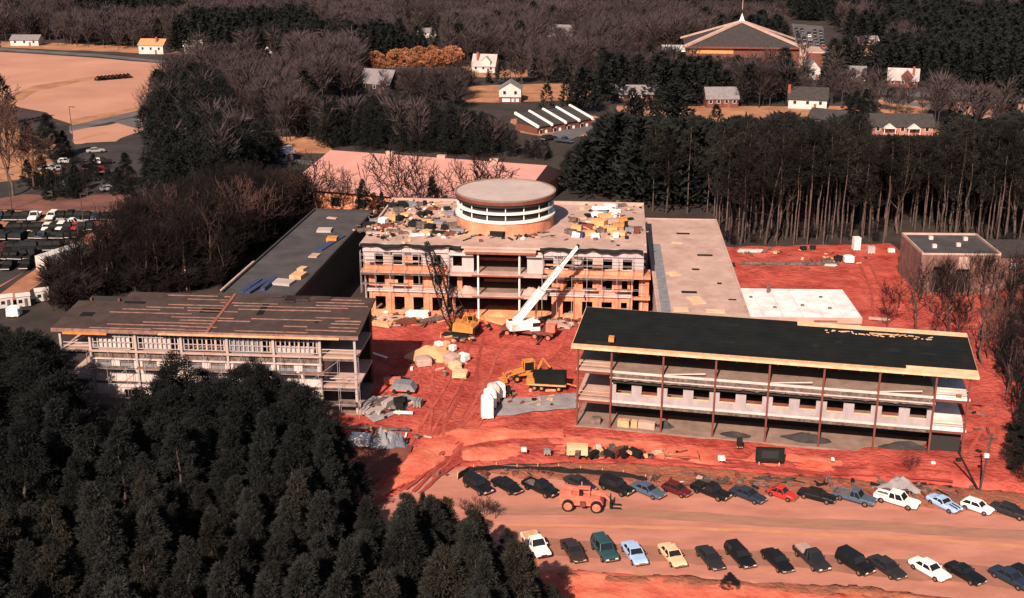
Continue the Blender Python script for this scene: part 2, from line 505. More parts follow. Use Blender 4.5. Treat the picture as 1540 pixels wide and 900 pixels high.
# far country
sheet('dry_field', pxpoly([(-120, 76), (0, 80), (100, 84), (276, 98), (252, 128), (232, 160), (112, 188), (60, 170), (-60, 150)]), 0.05, M_FIELD, 12, 3, seed=14)
sheet('meadow', pxpoly([(108, 198), (232, 174), (236, 190), (170, 214), (112, 218)]), 0.05, M_FIELD, 6, 1.5, seed=15)
sheet('field_edge', pxpoly([(105, 180), (232, 156), (236, 166), (106, 192)]), 0.08, M_DRYGRASS, 5, 1.2, seed=16)
sheet('dry_lane', pxpoly([(-60, 155), (-10, 157), (48, 130), (130, 117), (190, 112), (192, 116), (120, 123), (60, 137), (0, 165)]), 0.09, M_DRYGRASS, 5, .8, seed=17)
for i, pl in enumerate(([(-60, 70), (0, 73), (150, 82), (280, 95), (280, 99), (150, 86), (0, 77), (-60, 74)],
                        [(104, 190), (170, 176), (236, 160), (300, 146), (300, 152), (236, 167), (170, 184), (104, 198)],
                        [(170, 184), (200, 178), (222, 186), (250, 190), (250, 196), (205, 194)],
                        [(1300, 132), (1400, 140), (1560, 149), (1560, 155), (1400, 148), (1300, 142)],
                        [(1316, 146), (1420, 160), (1420, 165), (1340, 156)],
                        [(1190, 36), (1238, 40), (1240, 70), (1300, 96), (1290, 104), (1212, 78), (1196, 60)],
                        [(820, 205), (900, 180), (900, 192), (850, 215)],
                        [(380, 236), (480, 244), (480, 250), (380, 243)])):
    sheet('road', pxpoly(pl), 0.12, M_ASPH, 6, .4, seed=20 + i)
sheet('pasture', pxpoly([(1385, 152), (1560, 158), (1560, 188), (1500, 186), (1440, 170)]), 0.05, M_FIELD, 6, 1.2, seed=31)
for i, pl in enumerate(([(1240, 70), (1330, 66), (1335, 84), (1250, 86)], [(1320, 84), (1390, 80), (1400, 96), (1335, 100)], [(690, 100), (790, 105), (790, 118), (690, 116)],
                        [(770, 180), (850, 172), (930, 178), (930, 200), (840, 208), (780, 200)], [(930, 160), (1290, 160), (1300, 188), (1220, 192), (930, 172)],
                        [(1290, 196), (1420, 196), (1440, 208), (1290, 212)], [(1320, 150), (1400, 152), (1390, 175), (1330, 172)], [(950, 62), (1220, 62), (1230, 105), (950, 105)],
                        [(0, 62), (240, 72), (300, 84), (0, 72)], [(550, 92), (700, 94), (690, 104), (550, 104)], [(700, 130), (900, 124), (900, 150), (700, 156)], [(400, 206), (500, 205), (500, 232), (400, 232)],
                        [(0, 175), (70, 215), (90, 262), (0, 275)])):
    sheet('dry_lawn', pxpoly(pl), 0.06 + .003 * i, M_DRYGRASS, 5, 1.5, seed=40 + i)

# left car parks
sheet('car_park', pxpoly([(-140, 316), (212, 318), (205, 332), (130, 350), (60, 395), (0, 432), (-140, 520)]), 0.07, M_TRACK, 5, .5, seed=60)
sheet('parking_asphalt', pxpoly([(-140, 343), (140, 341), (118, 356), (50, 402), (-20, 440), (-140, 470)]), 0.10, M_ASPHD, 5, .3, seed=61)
sheet('dirt_track', pxpoly([(215, 330), (250, 328), (150, 375), (80, 415), (10, 462), (-10, 450), (60, 400), (130, 354)]), 0.11, M_TRACK, 3, .5, seed=62)
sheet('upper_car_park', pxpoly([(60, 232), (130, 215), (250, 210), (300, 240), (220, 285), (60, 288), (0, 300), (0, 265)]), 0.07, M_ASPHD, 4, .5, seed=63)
sheet('red_scrub', pxpoly([(-20, 294), (210, 294), (260, 305), (200, 318), (-20, 316)]), 0.05, mat('scrub_soil', (0.07, 0.03, 0.024), 1, col2=(0.19, 0.075, 0.055), scale=.12), 4, 1, seed=66)
sheet('under_growth', pxpoly([(1490, 430), (1640, 400), (1640, 600), (1500, 552), (1470, 500)]), 0.05, mat('leaf_litter', (0.07, 0.035, 0.03), 1, col2=(0.22, 0.05, 0.035), scale=.15, bump=.5), 3, 1, relief=.3, cell=2, seed=64)


# ------------------------------------------------------------------ the main building
def main_building():
    ox, oy = -24.3, 188.0
    rt = thing('main_building', 'three storey unfinished main building with orange lower walls and a round drum on its roof', 'building', (ox, oy, 0), R(-5))
    W, D = 45.6, 28.5
    Z2, Z3, ZR = 4.4, 8.1, 12.5
    for z, n in ((0.25, 'floor_slab'), (Z2, 'floor_slab'), (Z3, 'floor_slab')):
        MB().box(0.3, W - .3, 0.3, D - .3, z - .3, z).build(n, M_CONCT, rt)
    MB().box(-.4, W + .4, -1.0, D + .3, ZR - .35, ZR).build('roof_deck', M_CONC, rt)
    # parapet kerbs: back, left, right
    p = MB().box(-.4, W + .4, D - .1, D + .3, ZR, ZR + .55).box(-.4, -.05, 8, D - .1, ZR, ZR + .45).box(W + .05, W + .4, 2, D - .1, ZR, ZR + .3)
    p.build('parapet', M_CONC, rt)
    # side and rear walls
    MB().box(0, .25, .3, D, 0, ZR - .35).box(W - .25, W, .3, D, 0, ZR - .35).box(.25, W - .25, D - .25, D, 0, ZR - .35).build('rear_wall', M_CONCG, rt)
    MB().box(.3, W - .3, 9, 9.2, .25, ZR - .36).build('shade_partition', M_DARKIN, rt)  # near-black wall added to make the open floors read as shade
    xl = [2.6, 5.75, 8.9, 12.05]
    xr = [30.4, 33.55, 36.7, 39.85, 43.0]
    # lower two storeys
    for side, xs, x0, x1 in (('l', xl, .8, 13.7), ('r', xr, 30.9, W - 2.0)):
        h2 = [(x - .8, x + .8, 5.35, 7.2) for x in xs]
        h1 = [(x - .85, x + .85, 1.0, 3.35) for x in xs]
        w = MB().wall(x0, x1, .25, Z2 - .1, 0, .3, h1)
        w.wall(x0, x1, Z2 + .5, Z3 - .4, 0, .3, h2)
        wo = w.build('front_wall', M_ORANGE, rt)
        # pilasters
        for x in [x0 + .2] + [(a + b) / 2 for a, b in zip(xs[::2], xs[1::2])] + [x1 - .25]:
            MB().box(x - .22, x + .22, -.16, -.002, .25, Z2 - .1).build('pilaster', M_ORANGE, rt)
            MB().box(x - .22, x + .22, -.14, -.002, Z2 + .5, Z3 - .4).build('pilaster', M_ORANGE, rt)
        # pale double band at the second floor
        MB().box(x0 - .3, x1 + .2, -.42, .3, Z2 - .1, Z2 + .12).box(x0 - .3, x1 + .2, -.30, .3, Z2 + .22, Z2 + .5).build('belt_course', M_SHEATHW, rt)
        MB().box(x0 - .3, x1 + .2, -.2, .3, Z2 + .12, Z2 + .22).build('belt_joint', M_BEAM, rt)
        for x in xs:
            if random.random() < .75:
                fr = MB().box(x - .9, x + .9, -.10, -.003, 5.2, 5.35).build('window_sill', M_SHEATHW, rt)
            if random.random() < .4:
                MB().box(x - .84, x + .84, .12, .16, 1.0, 1.6 + random.random() * 1.2).build('window_sheet', random.choice((M_SHEATHG, M_LUMBER, M_GREYTARP)), rt)
            if random.random() < .5:
                MB().box(x - .8, x - .2, .05, .15, 5.36, 5.9 + random.random() * .8).build('window_board', M_BRICK if random.random() < .4 else M_LUMBER, rt)
    # ledge of the third floor and the grey top storey
    for xs, x0, x1 in ((xl, 0, 14.2), (xr, 29.6, W)):
        MB().box(x0 - .3, x1, -1.15, .3, Z3 - .4, Z3 - .02).build('ledge', M_ORANGE, rt)
        holes = [(x - .75, x + .75, 9.0, 10.75) for x in xs]
        MB().wall(x0, x1, 9.0, 11.05, -.28, 0, holes).build('front_wall', M_SHEATH, rt)
        MB().box(x0, x1, -.33, 0, Z3 - .02, 8.9).build('spandrel', M_ORANGE, rt)
        for x in xs:
            if random.random() < .6:
                MB().box(x + .9, x + 2.2, -.36, -.283, 9.0 + random.random() * .3, 10.8).build('wall_board', random.choice((M_ORANGE, M_SHEATHG, M_CONC)), rt)
        sc_ = MB()
        x = x0 - .2
        while x <= x1 + .3:
            for y in (-1.9, -1.2):
                sc_.tube((x, y, .2 if x0 > 20 else 4.4), (x, y, 11.6), .035, n=5)
            sc_.tube((x, -1.9, 9.9), (x, -1.2, 9.9), .03, n=4).tube((x, -1.9, 6.0), (x, -1.2, 6.0), .03, n=4)
            x += 2.4
        for z in (6.0, 8.0, 9.9, 10.9):
            for y in (-1.9, -1.2):
                sc_.tube((x0 - .2, y, z), (x1 + .2, y, z), .03, n=4)
        sco = sc_.build('scaffold', M_SHEATHG, rt)
        for z in (5.98, 9.88):
            x = x0 + random.random()
            while x < x1 - 3:
                w_ = random.uniform(2, 4.5)
                MB().box(x, min(x + w_, x1), -1.85, -1.25, z + .05, z + .11).build('scaffold_plank', random.choice((M_BATTEN, M_BEAM, M_LUMBER)), sco)
                x += w_ + random.uniform(.5, 4)
        f = MB()
        n = int((x1 - x0) / 1.25)
        for i in range(n):
            a = x0 + (x1 - x0) * i / n
            f.box(a + .02, a + (x1 - x0) / n - .02, -.62, -.05, 11.15, 12.05 + .06 * (i % 2))
        f.build('fascia_board', M_SHEATH, rt)
        s = MB()
        for x in xs:
            s.box(x - .8, x + .8, -.34, -.283, 8.9, 9.0)
            s.box(x - .85, x - .75, -.36, -.283, 9.0, 10.8).box(x + .75, x + .85, -.36, -.283, 9.0, 10.8)
        s.build('window_frame', M_SHEATHW, rt)
        for x in xs[:-1]:
            if random.random() < .7:
                MB().cbox((x + 1.55, -.55, 10.95), (1.3, .5, .14), random.uniform(-.1, .1)).build('bracket_board', M_BEAM, rt)
    # walkway planks with long shade beneath
    MB().box(30.6, 39.5, -1.3, -.17, 7.28, 7.36).build('scaffold_plank', M_LUMBER, rt)
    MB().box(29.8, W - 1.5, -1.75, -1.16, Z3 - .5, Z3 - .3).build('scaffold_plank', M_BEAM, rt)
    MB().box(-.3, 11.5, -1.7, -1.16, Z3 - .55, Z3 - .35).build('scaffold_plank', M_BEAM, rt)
    # right end bay decks
    for z in (Z2, Z3 - .2):
        MB().box(W - 1.6, W + 1.2, -.6, 4, z - .35, z).build('end_deck', M_ORANGE, rt)
    MB().box(W - 1.9, W - 1.6, -.05, .3, .25, Z3 - .62).build('end_pier', M_ORANGE, rt)
    MB().box(W - .5, W + 1.0, .5, .8, .25, Z2 - .36).box(W - .6, W + 1.0, .5, .8, Z2 + .002, Z3 - .56).build('end_wall', M_ORANGE, rt)
    # centre bay
    for z, yy in ((Z2, -1.5), (Z3, -1.7)):
        MB().box(14.3, 30.2, yy, .29, z - .42, z - .02).build('balcony_deck', M_CONC, rt)
        MB().box(18, 26.4, yy - .05, yy - .003, z - .40, z - .15).build('balcony_edge', M_BRICK, rt)
    MB().box(16.8, 28.4, -2.0, -1.02, 11.9, 12.25).build('canopy', M_CONC, rt)
    MB().box(16.9, 28.3, -1.9, -1.3, 11.5, 11.88).build('canopy_beam', M_BRICK, rt)
    for x in (19.0, 25.7):
        MB().tube((x, -1.1, .25), (x, -1.1, Z2 - .43), .16).build('column', M_WPAINT, rt)
        MB().tube((x, -1.2, Z2), (x, -1.2, Z3 - .43), .16).build('column', M_WPAINT, rt)
        MB().tube((x, -1.2, Z3), (x, -1.2, 11.5), .16).build('column', M_WPAINT, rt)
    for x0, x1 in ((14.3, 18.2), (26.9, 29.5)):
        MB().wall(x0, x1, Z3 - .02, 11.6, -.5, -.25, [(x0 + .5, x0 + 2.0, 9, 10.7)] if x1 - x0 > 3 else ()).build('bay_wall', M_SHEATH, rt)
        MB().box(x0 - .1, x1, -1.4, -.52, 11.05, 11.35).build('bay_shelf', M_SHEATHW, rt)
    MB().box(15.4, 16.2, .1, .5, Z2, Z3 - .42).box(14.5, 15.0, .1, .5, .25, Z2 - .42).build('bay_pier', M_ORANGE, rt)
    MB().box(18.9, 25.8, 2.5, 2.8, 9.2, 9.7).box(19.5, 25, 3, 3.3, 5.4, 5.9).build('inner_beam', M_BRICK, rt)
    # clay heaps lying on the decks
    for z, cx in ((Z2, 17), (Z2, 27.5), (.25, 22)):
        mound((cx, .6, z), 2.4, 1.4, .9 if z > 1 else .6, M_SAND if z < 1 else M_CONC, 'rubble_heap', rt)
    # wavy roofing membrane hanging over the front edge
    for x0, x1, a in ((-.3, 16.2, .28), (29.0, W - .2, .22)):
        vs, fs = [], []
        n = 60
        for i in range(n + 1):
            x = x0 + (x1 - x0) * i / n
            wv = a * math.sin(x * 1.05) + .12 * math.sin(x * 2.7 + 1)
            vs += [(x, -.55, ZR + .05), (x, -1.1 - .1 * wv, ZR + .14 + .3 * wv), (x, -1.32, ZR - .12 + wv * .8), (x, -1.28, ZR - .42 + wv)]
        for i in range(n):
            for k in range(3):
                fs.append((4 * i + k, 4 * i + 4 + k, 4 * i + 5 + k, 4 * i + 1 + k))
        mb = MB()
        mb.add(vs, fs)
        for j in range(len(mb.m)):
            mb.m[j] = 0 if j % 3 == 0 else 1
        mb.build('membrane_edge', [M_SHEATHW, M_BLACK], rt)
    # the drum
    inv = Matrix.Rotation(R(5), 4, 'Z') @ Matrix.Translation((-ox, -oy, 0))
    c = inv @ Vector((-1.15, 199.9, 0))
    dr = 8.45

    def ring(r0, r1, z0, z1, name, m, par=rt, n=72, a0=0, a1=2 * math.pi):
        mb = MB()
        vs, fs = [], []
        for k in range(n):
            t = 2 * math.pi * k / n
            ct, st = math.cos(t), math.sin(t)
            for r, z in ((r1, z0), (r1, z1), (r0, z1), (r0, z0)):
                vs.append((c.x + r * ct, c.y + r * st, z))
        for k in range(n):
            a, b = 4 * k, 4 * ((k + 1) % n)
            for i in range(4):
                fs.append((a + i, b + i, b + (i + 1) % 4, a + (i + 1) % 4))
        mb.add(vs, fs)
        return mb.build(name, m, par)
    d = ring(7.9, dr - .1, ZR + .001, ZR + 2.1, 'drum', M_ORANGE)
    ring(7.4, dr + .12, ZR + 2.1, ZR + 2.4, 'drum_ledge', M_WPAINT, d)
    ring(6.5, 7.6, ZR + 2.1, ZR + 5.3, 'drum_glazing', M_DARKIN, d)
    ring(7.4, dr - .1, ZR + 3.55, ZR + 3.85, 'drum_transom', M_WPAINT, d)
    ring(7.4, dr - .05, ZR + 4.75, ZR + 5.2, 'drum_beam', M_DARKIN, d)
    for k in range(16):
        t = 2 * math.pi * (k + .25) / 16
        x, y = c.x + (dr - .5) * math.cos(t), c.y + (dr - .5) * math.sin(t)
        MB().tube((x, y, ZR + 2.4), (x, y, ZR + 4.8), .09, n=6).build('drum_mullion', M_WPAINT, d)
    ring(7.0, dr + .18, ZR + 5.2, ZR + 5.75, 'drum_rim', M_RUST, d)
    n = 72
    mb = MB()
    mb.prism([(c.x + (dr + .1) * math.cos(2 * math.pi * k / n), c.y + (dr + .1) * math.sin(2 * math.pi * k / n)) for k in range(n)], ZR + 5.55, ZR + 5.86)
    mb.build('drum_roof', M_DISC, d)
    ring(dr - .1, dr + .22, ZR + 5.87, ZR + 6.02, 'drum_kerb', M_CONCT, d)
    return rt


def mound_mesh(c, rx, ry, h, seed=0, n=28, rings=9, rough=.25):
    vs, fs = [(c[0], c[1], c[2] + h * (1 + rough * .3 * noise.noise(Vector((seed, 1, 2)))))], []
    for i in range(1, rings + 1):
        q = i / rings
        for k in range(n):
            t = 2 * math.pi * k / n
            nz = noise.noise(Vector((math.cos(t) * 1.6 + seed, math.sin(t) * 1.6, q * 1.2)))
            n2 = noise.noise(Vector((math.cos(t) * 5 * q + seed, math.sin(t) * 5 * q, 3)))
            r = q * (1 + rough * nz)
            z = h * max(0, (math.cos(q * math.pi) * .5 + .5) * (1 + rough * 1.2 * n2)) if i < rings else -0.05
            vs.append((c[0] + rx * r * math.cos(t), c[1] + ry * r * math.sin(t), c[2] + z))
    for k in range(n):
        fs.append((0, 1 + k, 1 + (k + 1) % n))
    for i in range(rings - 1):
        for k in range(n):
            a, b = 1 + i * n + k, 1 + i * n + (k + 1) % n
            fs.append((a, a + n, b + n, b))
    return MB().add(vs, fs)


def mound(c, rx, ry, h, m, name, parent=None, seed=None, rough=.25):
    return mound_mesh(c, rx, ry, h, seed if seed is not None else random.random() * 99, rough=rough).build(name, m, parent, smooth=True)


MAIN = main_building()


# ------------------------------------------------------------------ flat wings
def flat_wing(name, label, org, ang, W, L, z, mroof, mwall, kerb=.35, mk=None):
    rt = thing(name, label, 'building', (*org, 0), ang)
    MB().box(0, W, 0, L, 0, z - .3).build('wall', mwall, rt)
    MB().box(-.25, W + .25, -.25, L + .25, z - .3, z).build('roof_deck', mroof, rt)
    k = kerb
    MB().box(-.25, .1, -.25, L + .25, z, z + k).box(W - .1, W + .25, -.25, L + .25, z, z + k).box(.1, W - .1, L - .1, L + .25, z, z + k).box(.1, W - .1, -.25, .1, z, z + k).build('parapet', mk or mroof, rt)
    return rt


RW = flat_wing('right_wing', 'long low wing with pinkish concrete roof running back from the main building', (21.7, 166.5), R(-4.2), 13.2, 58, 7, M_CONC, M_CONCG, .12)
MB().box(.4, 1.9, 2, 40, 7.004, 7.02).build('membrane_strip', M_GREYTARP, RW)
for x, y, w, h in ((8, 33, 2.6, .8), (6.5, 24.5, 1.2, .7), (4, 12, 2.4, .9), (10, 17, .7, .7), (5.2, 47, 2.4, .8), (11, 9, 1.2, .4)):
    MB().box(x, x + w, y, y + h, 7.003, 7.1).build('dark_roof_opening', M_BLACK, RW)  # black slabs stand in for the shade inside open holes
for x, y, w, h in ((3.2, 22, 1.8, 2.2), (6, 8.5, 2.2, 3.5), (8.5, 3.5, 2.8, 1.5), (5, 41, 2, .7), (3.4, 4, 2.2, 2)):
    MB().cbox((x, y, 7.05), (w, h, .08), random.uniform(-.5, .5)).build('plywood_patch', M_PLY, RW)

LW = flat_wing('left_wing', 'long low wing with dark grey flat roof left of the main building', (-44.7, 174.5), R(-6.8), 11.4, 53, 8, M_DKROOF, M_DARKIN, .3, M_DKSHING)
for i, (x, y, w, h, m) in enumerate(((3.2, 4.5, .9, 7, M_BLUETARP), (4.6, 4, .9, 7.5, M_BLUETARP), (6.0, 5.2, .7, 6, M_BLUETARP), (9.2, 30, 1.4, 10, M_BLUETARP), (7.8, 6.5, 3.4, 2.5, M_CONCG),
                                     (9.3, 10, 2, 2.5, M_LUMBER), (8.6, 22, 1.5, 2.2, M_CONC), (6.0, 38, 2.6, 2.4, M_CONCG), (9, 32, 1.8, 2, M_YELLOW), (5, 47, 2, .8, M_CONC), (8.8, 14, 1.2, 1.6, M_LUMBER))):
    MB().cbox((x, y, 8.0 + .12 + .1 * (i % 3)), (w, h, .2 + .2 * (i % 3)), random.uniform(-.25, .25)).build('roof_material_stack', m, LW)
MB().box(.2, 11.2, 26, 26.15, 8.003, 8.05).box(.2, 11.2, 40, 40.15, 8.003, 8.05).build('roof_seam', M_DKSHING, LW)
MB().box(-1.6, -.3, 4, 20, 5.5, 7.4).build('pale_scaffold_deck', M_CONC, LW)

wb = pxpoly([(1108, 434), (1272, 437), (1301, 478), (1120, 476)], 5)
wbt = thing('white_roof_building', 'low building with bright white flat roof beside the pinkish wing', 'building', (*wb[3], 0), R(-2.5))
MB().box(0, 17.6, .1, 13.8, 0, 4.7).build('wall', M_CONC, wbt)
MB().box(-.2, 17.8, -.1, 14, 4.7, 5.0).build('roof', M_WHITE, wbt)
MB().box(-.15, 17.75, -.2, -.103, 4.1, 5.0).build('front_fascia', M_CONC, wbt)
for k in range(6):
    MB().box(-.1 + 3 * k, -.04 + 3 * k, 0, 13.9, 5.003, 5.012).build('membrane_seam', M_SHEATH, wbt)
for x, y in ((5, 4), (9.5, 5.2), (13.5, 4), (13.2, 9.5), (5.2, 11.8), (2, 9)):
    MB().box(x, x + .5, y, y + .35, 5.0, 5.25 if (x, y) != (5.2, 11.8) else 6.3).build('roof_vent', M_BEAM, wbt)
MB().box(10.5, 14, -.25, -.203, 4.3, 4.6).build('sign_board', M_BRICK, wbt)


# ------------------------------------------------------------------ the two open steel-framed blocks in front
def steel_block(name, label, org, ang, L, cols, left):
    rt = thing(name, label, 'building', (*org, 0), ang)
    D, Z1, Z2, ZE = 10.8, 4.1, 8.2, 11.4
    c1, c2 = cols[1], cols[-2]
    MB().box(-.2, L + .2, -.5, D + .2, -.3, .3).build('ground_slab', M_CONCT, rt)
    for z in (Z1, Z2):
        MB().box(c1 - .2, c2 + .2, 0, D, z - .26, z).build('floor_slab', M_CONCT, rt)
        for a, b in ((-.1, c1 - .21), (c2 + .21, L + .1)):
            MB().box(a, b, -.1, D - 1, z - .26, z - .01).build('end_deck', M_CONC if left or a < 1 else M_WHITE, rt)
            MB().box(a, b, -.05, .2, z - .62, z - .262).build('deck_beam', M_RUST if not left else M_BEAM, rt)
        MB().box(c1 - .2, c2 + .2, -.06, -.003, z - .3, z + .03).build('slab_edge', M_SHEATHW, rt)
    for x in cols:
        w = .15 if left else .115
        mm = M_RUST if not left else M_CONCG
        cb = MB().box(x - w, x + w, -.36, -.065, .3, ZE - .1)
        cb.build('column', mm, rt)
        MB().box(x - w, x + w, D - .6, D - .25, .3, ZE + .6).build('column', M_RUST, rt)
    MB().box(0, L, D - .2, D, .3, ZE + .75).build('rear_wall', M_DARKIN, rt)  # coloured near black for the shade inside the floors
    MB().box(c1 + .1, c2 - .1, 6.6, 6.8, Z2, ZE + .4).box(c1 + .1, c2 - .1, 4.8, 5, Z1, Z2 - .27).build('shade_partition', M_DARKIN, rt)  # near-black walls added as the shade at the back of the storeys
    MB().box(c1 - .1, c1 + .1, 1.5, D - .3, Z1, Z2 - .27).build('cross_wall', M_SHEATH, rt)
    MB().box(c2 - .1, c2 + .1, 1.5, D - .3, Z1, Z2 - .27).build('cross_wall', M_SHEATH, rt)
    # beams below the slabs
    MB().box(c1, c2, .0, .25, Z2 - (1.05 if left else .85), Z2 - .3).build('spandrel_beam', M_BEAM, rt)
    zl = Z2 - (1.22 if left else 1.0)
    MB().box(c1 - .2, c2 + .2, -.3 if left else -.16, .1, zl, zl + .14).build('shelf_ledge', M_SHEATHW, rt)
    MB().box(c1, c2, .05 if left else .3, .3 if left else .5, Z2 - 1.75, Z2 - 1.23).build('header_beam', M_BEAM if left else M_DARKIN, rt)  # right block: recessed header coloured near black as shade of the gap
    MB().box(c1, c2, .0, .25, Z1 - .75, Z1 - .27).build('spandrel_beam', M_BEAM, rt)
    # second storey infill wall, two openings to a bay
    cs = cols[1:-1]
    holes = []
    for a, b in zip(cs, cs[1:]):
        w = b - a
        for k in (.25, .75):
            holes.append((a + w * k - 1.0, a + w * k + 1.0, Z1 + .95, Z2 - (1.24 if left else 1.5)))
    MB().wall(c1, c2, Z1 + .04, Z2 - (1.24 if left else 1.9), -.02, .18, holes if left else [(h0, h1, h2, 99) for h0, h1, h2, h3 in holes]).build('infill_wall', M_SHEATHW if left else M_SHEATHG, rt)
    for h in holes:
        MB().box(h[0] + .02, h[1] - .02, -.1, .15, h[2] + .002, h[2] + .12).build('window_sill', M_PLY if not left else M_SHEATHW, rt)
        if left:
            MB().box(h[0], h[1], .16, .2, h[2] + .12, h[3]).build('window_sheet', M_GREYTARP, rt)
        elif random.random() < .5:
            MB().box(h[0] + .1, h[1] - .1, .5, .6, h[2] - .5, h[2] + .35).build('window_board', M_RUST, rt)
    # roof: a single low slope rising to the back
    S = 1.25 / (D + 1.5)

    def rz(y):
        return ZE + (y + .8) * S

    def slab(x0, x1, y0, y1, t0, t1, m, nm, par):
        mb = MB()
        vs = [(x, y, rz(y) + t) for t in (t0, t1) for x, y in ((x0, y0), (x1, y0), (x1, y1), (x0, y1))]
        mb.add(vs, [(0, 3, 2, 1), (4, 5, 6, 7), (0, 1, 5, 4), (1, 2, 6, 5), (2, 3, 7, 6), (3, 0, 4, 7)])
        return mb.build(nm, m, par)
    if left:
        r = slab(5.6, L + .5, -.8, D + .7, -.3, 0, M_BROWNROOF, 'roof_deck', rt)
        slab(-.7, 5.597, -.8, D - 2.6, -.3, -.01, M_BROWNROOF, 'roof_deck', rt)
        # eave board with pale lumber
        slab(-.7, L + .5, -.92, -.803, -.45, .05, M_BATTEN, 'eave_board', rt)
        slab(1.0, 7.0, -1.3, -.95, -.55, -.38, M_YELLOW, 'eave_plank', rt)
        slab(14, L - 2, -1.2, -.925, -.38, -.2, M_LUMBER, 'eave_plank', rt)
        # battens laid over the deck
        for k in range(44):
            y = -.3 + (k % 12) * .98 + random.uniform(-.12, .12)
            ln = random.uniform(3, 11)
            x0 = random.uniform(4.0, L - 3) if k % 5 else random.uniform(6, 18)
            x1 = min(x0 + ln, L)
            if k < 24 and x0 < 20.5 < x1:
                x1 = 20.3
            if y > D + .5 or (x0 < 6 and y > 7.5):
                continue
            slab(x0, x1, y, y + .13, .002, .08, M_BATTEN, 'batten', r)
        for x0, x1, y, yy in ((1.5, 3.3, 3.1, 4.4), (17.5, 20.3, 5.2, 6.6), (25.5, 26.4, 5, 8.5), (34, 34.5, 3, 3.5), (6, 9, 7.6, 8.3)):
            slab(x0, x1, y, yy, .004, .03, M_FELT, 'felt_patch', r)
        for k in range(6):
            x0 = 26 + random.uniform(0, 10)
            slab(x0, x0 + random.uniform(1, 4), 9 + random.uniform(0, 2), 11.3, .11, .16, M_BROWNROOF, 'loose_sheet', r)
        vs = [(20.3, -.8), (20.7, -.8), (20.9, D + .7), (20.5, D + .7)]
        MB().add([(x, y, rz(y) + .12) for x, y in vs] + [(x, y, rz(y) + .001) for x, y in vs], [(0, 1, 2, 3), (0, 4, 5, 1), (1, 5, 6, 2), (2, 6, 7, 3), (3, 7, 4, 0)]).build('roof_rib', M_BRICK, r)
        # third storey: stud wall in front of the slab
        st = MB()
        for a, b in zip(cs, cs[1:]):
            n = 9
            for k in range(n + 1):
                x = a + .3 + (b - a - .6) * k / n
                st.box(x - .07, x + .07, -.05, .07, Z2 + .35, ZE - .3)
            for z in (Z2 + .3, Z2 + 1.1, Z2 + 1.9, ZE - .45):
                st.box(a + .2, b - .2, -.03, .05, z, z + .12)
        st.build('stud_wall', M_SHEATHG, rt)
        lm = MB()
        for a, b in zip(cs, cs[1:]):
            for k in range(5):
                x = a + .8 + (b - a - 1.4) * k / 4
                lm.box(x, x + .12, .09, .17, Z2 + .3, ZE - .4)
            lm.box(a + .3, b - .3, .09, .15, ZE - 1.0, ZE - .88)
        lm.build('stud_bracing', M_PLY, rt)
        for a, b in zip(cs, cs[1:]):
            if random.random() < .8:
                MB().box(a + .2 + random.random(), b - .3 - random.random() * 2, .2, .25, Z2 + .05, Z2 + random.uniform(1.2, 2.4)).build('wall_sheet', random.choice((M_SHEATH, M_GREYTARP, M_SHEATHW)), rt)
        MB().box(c1 - .2, c2 + .2, -.5, -.065, Z2 - .1, Z2 + .1).build('slab_lip', M_CONC, rt)
        # tube scaffolding up the front
        sc_ = MB()
        x = c1
        while x < L + .5:
            for y in (-1.75, -.75):
                sc_.tube((x, y, .05), (x, y, Z2 + .2), .032, n=5)
            for z in (2.1, Z1, 6.2, Z2):
                sc_.tube((x, -1.75, z), (x, -.75, z), .04, n=4)
            x += 2.6
        for z in (2.1, Z1, 6.2):
            for y in (-1.75, -.75):
                sc_.tube((c1, y, z), (L + .3, y, z), .03, n=4)
        k_ = 0
        x = c1
        while x < L - 2:
            for z0_, z1_ in ((.1, 2.1), (2.1, Z1), (Z1, 6.2), (6.2, Z2)):
                if k_ % 5 == 1:
                    sc_.tube((x, -1.75, z0_), (x + 2.6, -1.75, z1_), .03, n=4)
                k_ += 1
            x += 2.6
        so = sc_.build('scaffold', M_SHEATHG, rt)
        for z in (2.12, 6.22):
            x = c1 + .1
            while x < L - 3:
                w_ = random.uniform(3, 6)
                MB().box(x, min(x + w_, L), -1.7, -.8, z, z + .07).build('scaffold_plank', random.choice((M_BATTEN, M_LUMBER, M_BEAM)), so)
                x += w_ + random.uniform(.1, 3)
        # ground storey pale panels
        MB().wall(c1, c2, .3, Z1 - .8, -.02, .15, [(c1 + 4 + 6 * k, c1 + 5.6 + 6 * k, .8, 2.6) for k in range(5)]).build('infill_wall', M_SHEATHW, rt)
        # deck edges and props at the left end
        for z in (Z1, Z2):
            MB().bar((-.3, -.6, z + .05), (c1 - .3, -.6, z + .05), .5, .1).build('deck_edge', M_BEAM, rt)
            MB().bar((.6, 2.5, z + .1), (3.6, .2, z + 1.9), .12).build('deck_prop', M_SHEATHW, rt)
    else:
        r = slab(-.7, L + .7, -.8, D + .7, -.3, 0, M_PLY, 'roof_deck', rt)
        slab(-.5, L + .5, -.55, D + .5, -.42, -.303, M_DARKIN, 'shade_soffit', r)  # near-black slab puts shade into the colour of the roof underside
        for k in range(20):
            slab(.4 + k * 2.47, .55 + k * 2.47, -.5, D, -.62, -.423, M_RUST, 'roof_joist', r)
        slab(-.62, L - 7.6, .12, 1.0, .004, .02, M_FELT, 'roofing_felt', r)
        slab(-.62, L + .66, 1.003, D - .6, .004, .02, M_FELT, 'roofing_felt', r)
        slab(-.62, 27.5, D - .597, D + .62, .004, .02, M_FELT, 'roofing_felt', r)
        for k in range(10):
            yk = .2 + k * 1.05
            slab(-.6, (L - 7.7) if k == 0 else L + .4, yk, yk + .05, .021, .028, M_FELT2, 'felt_lap', r)
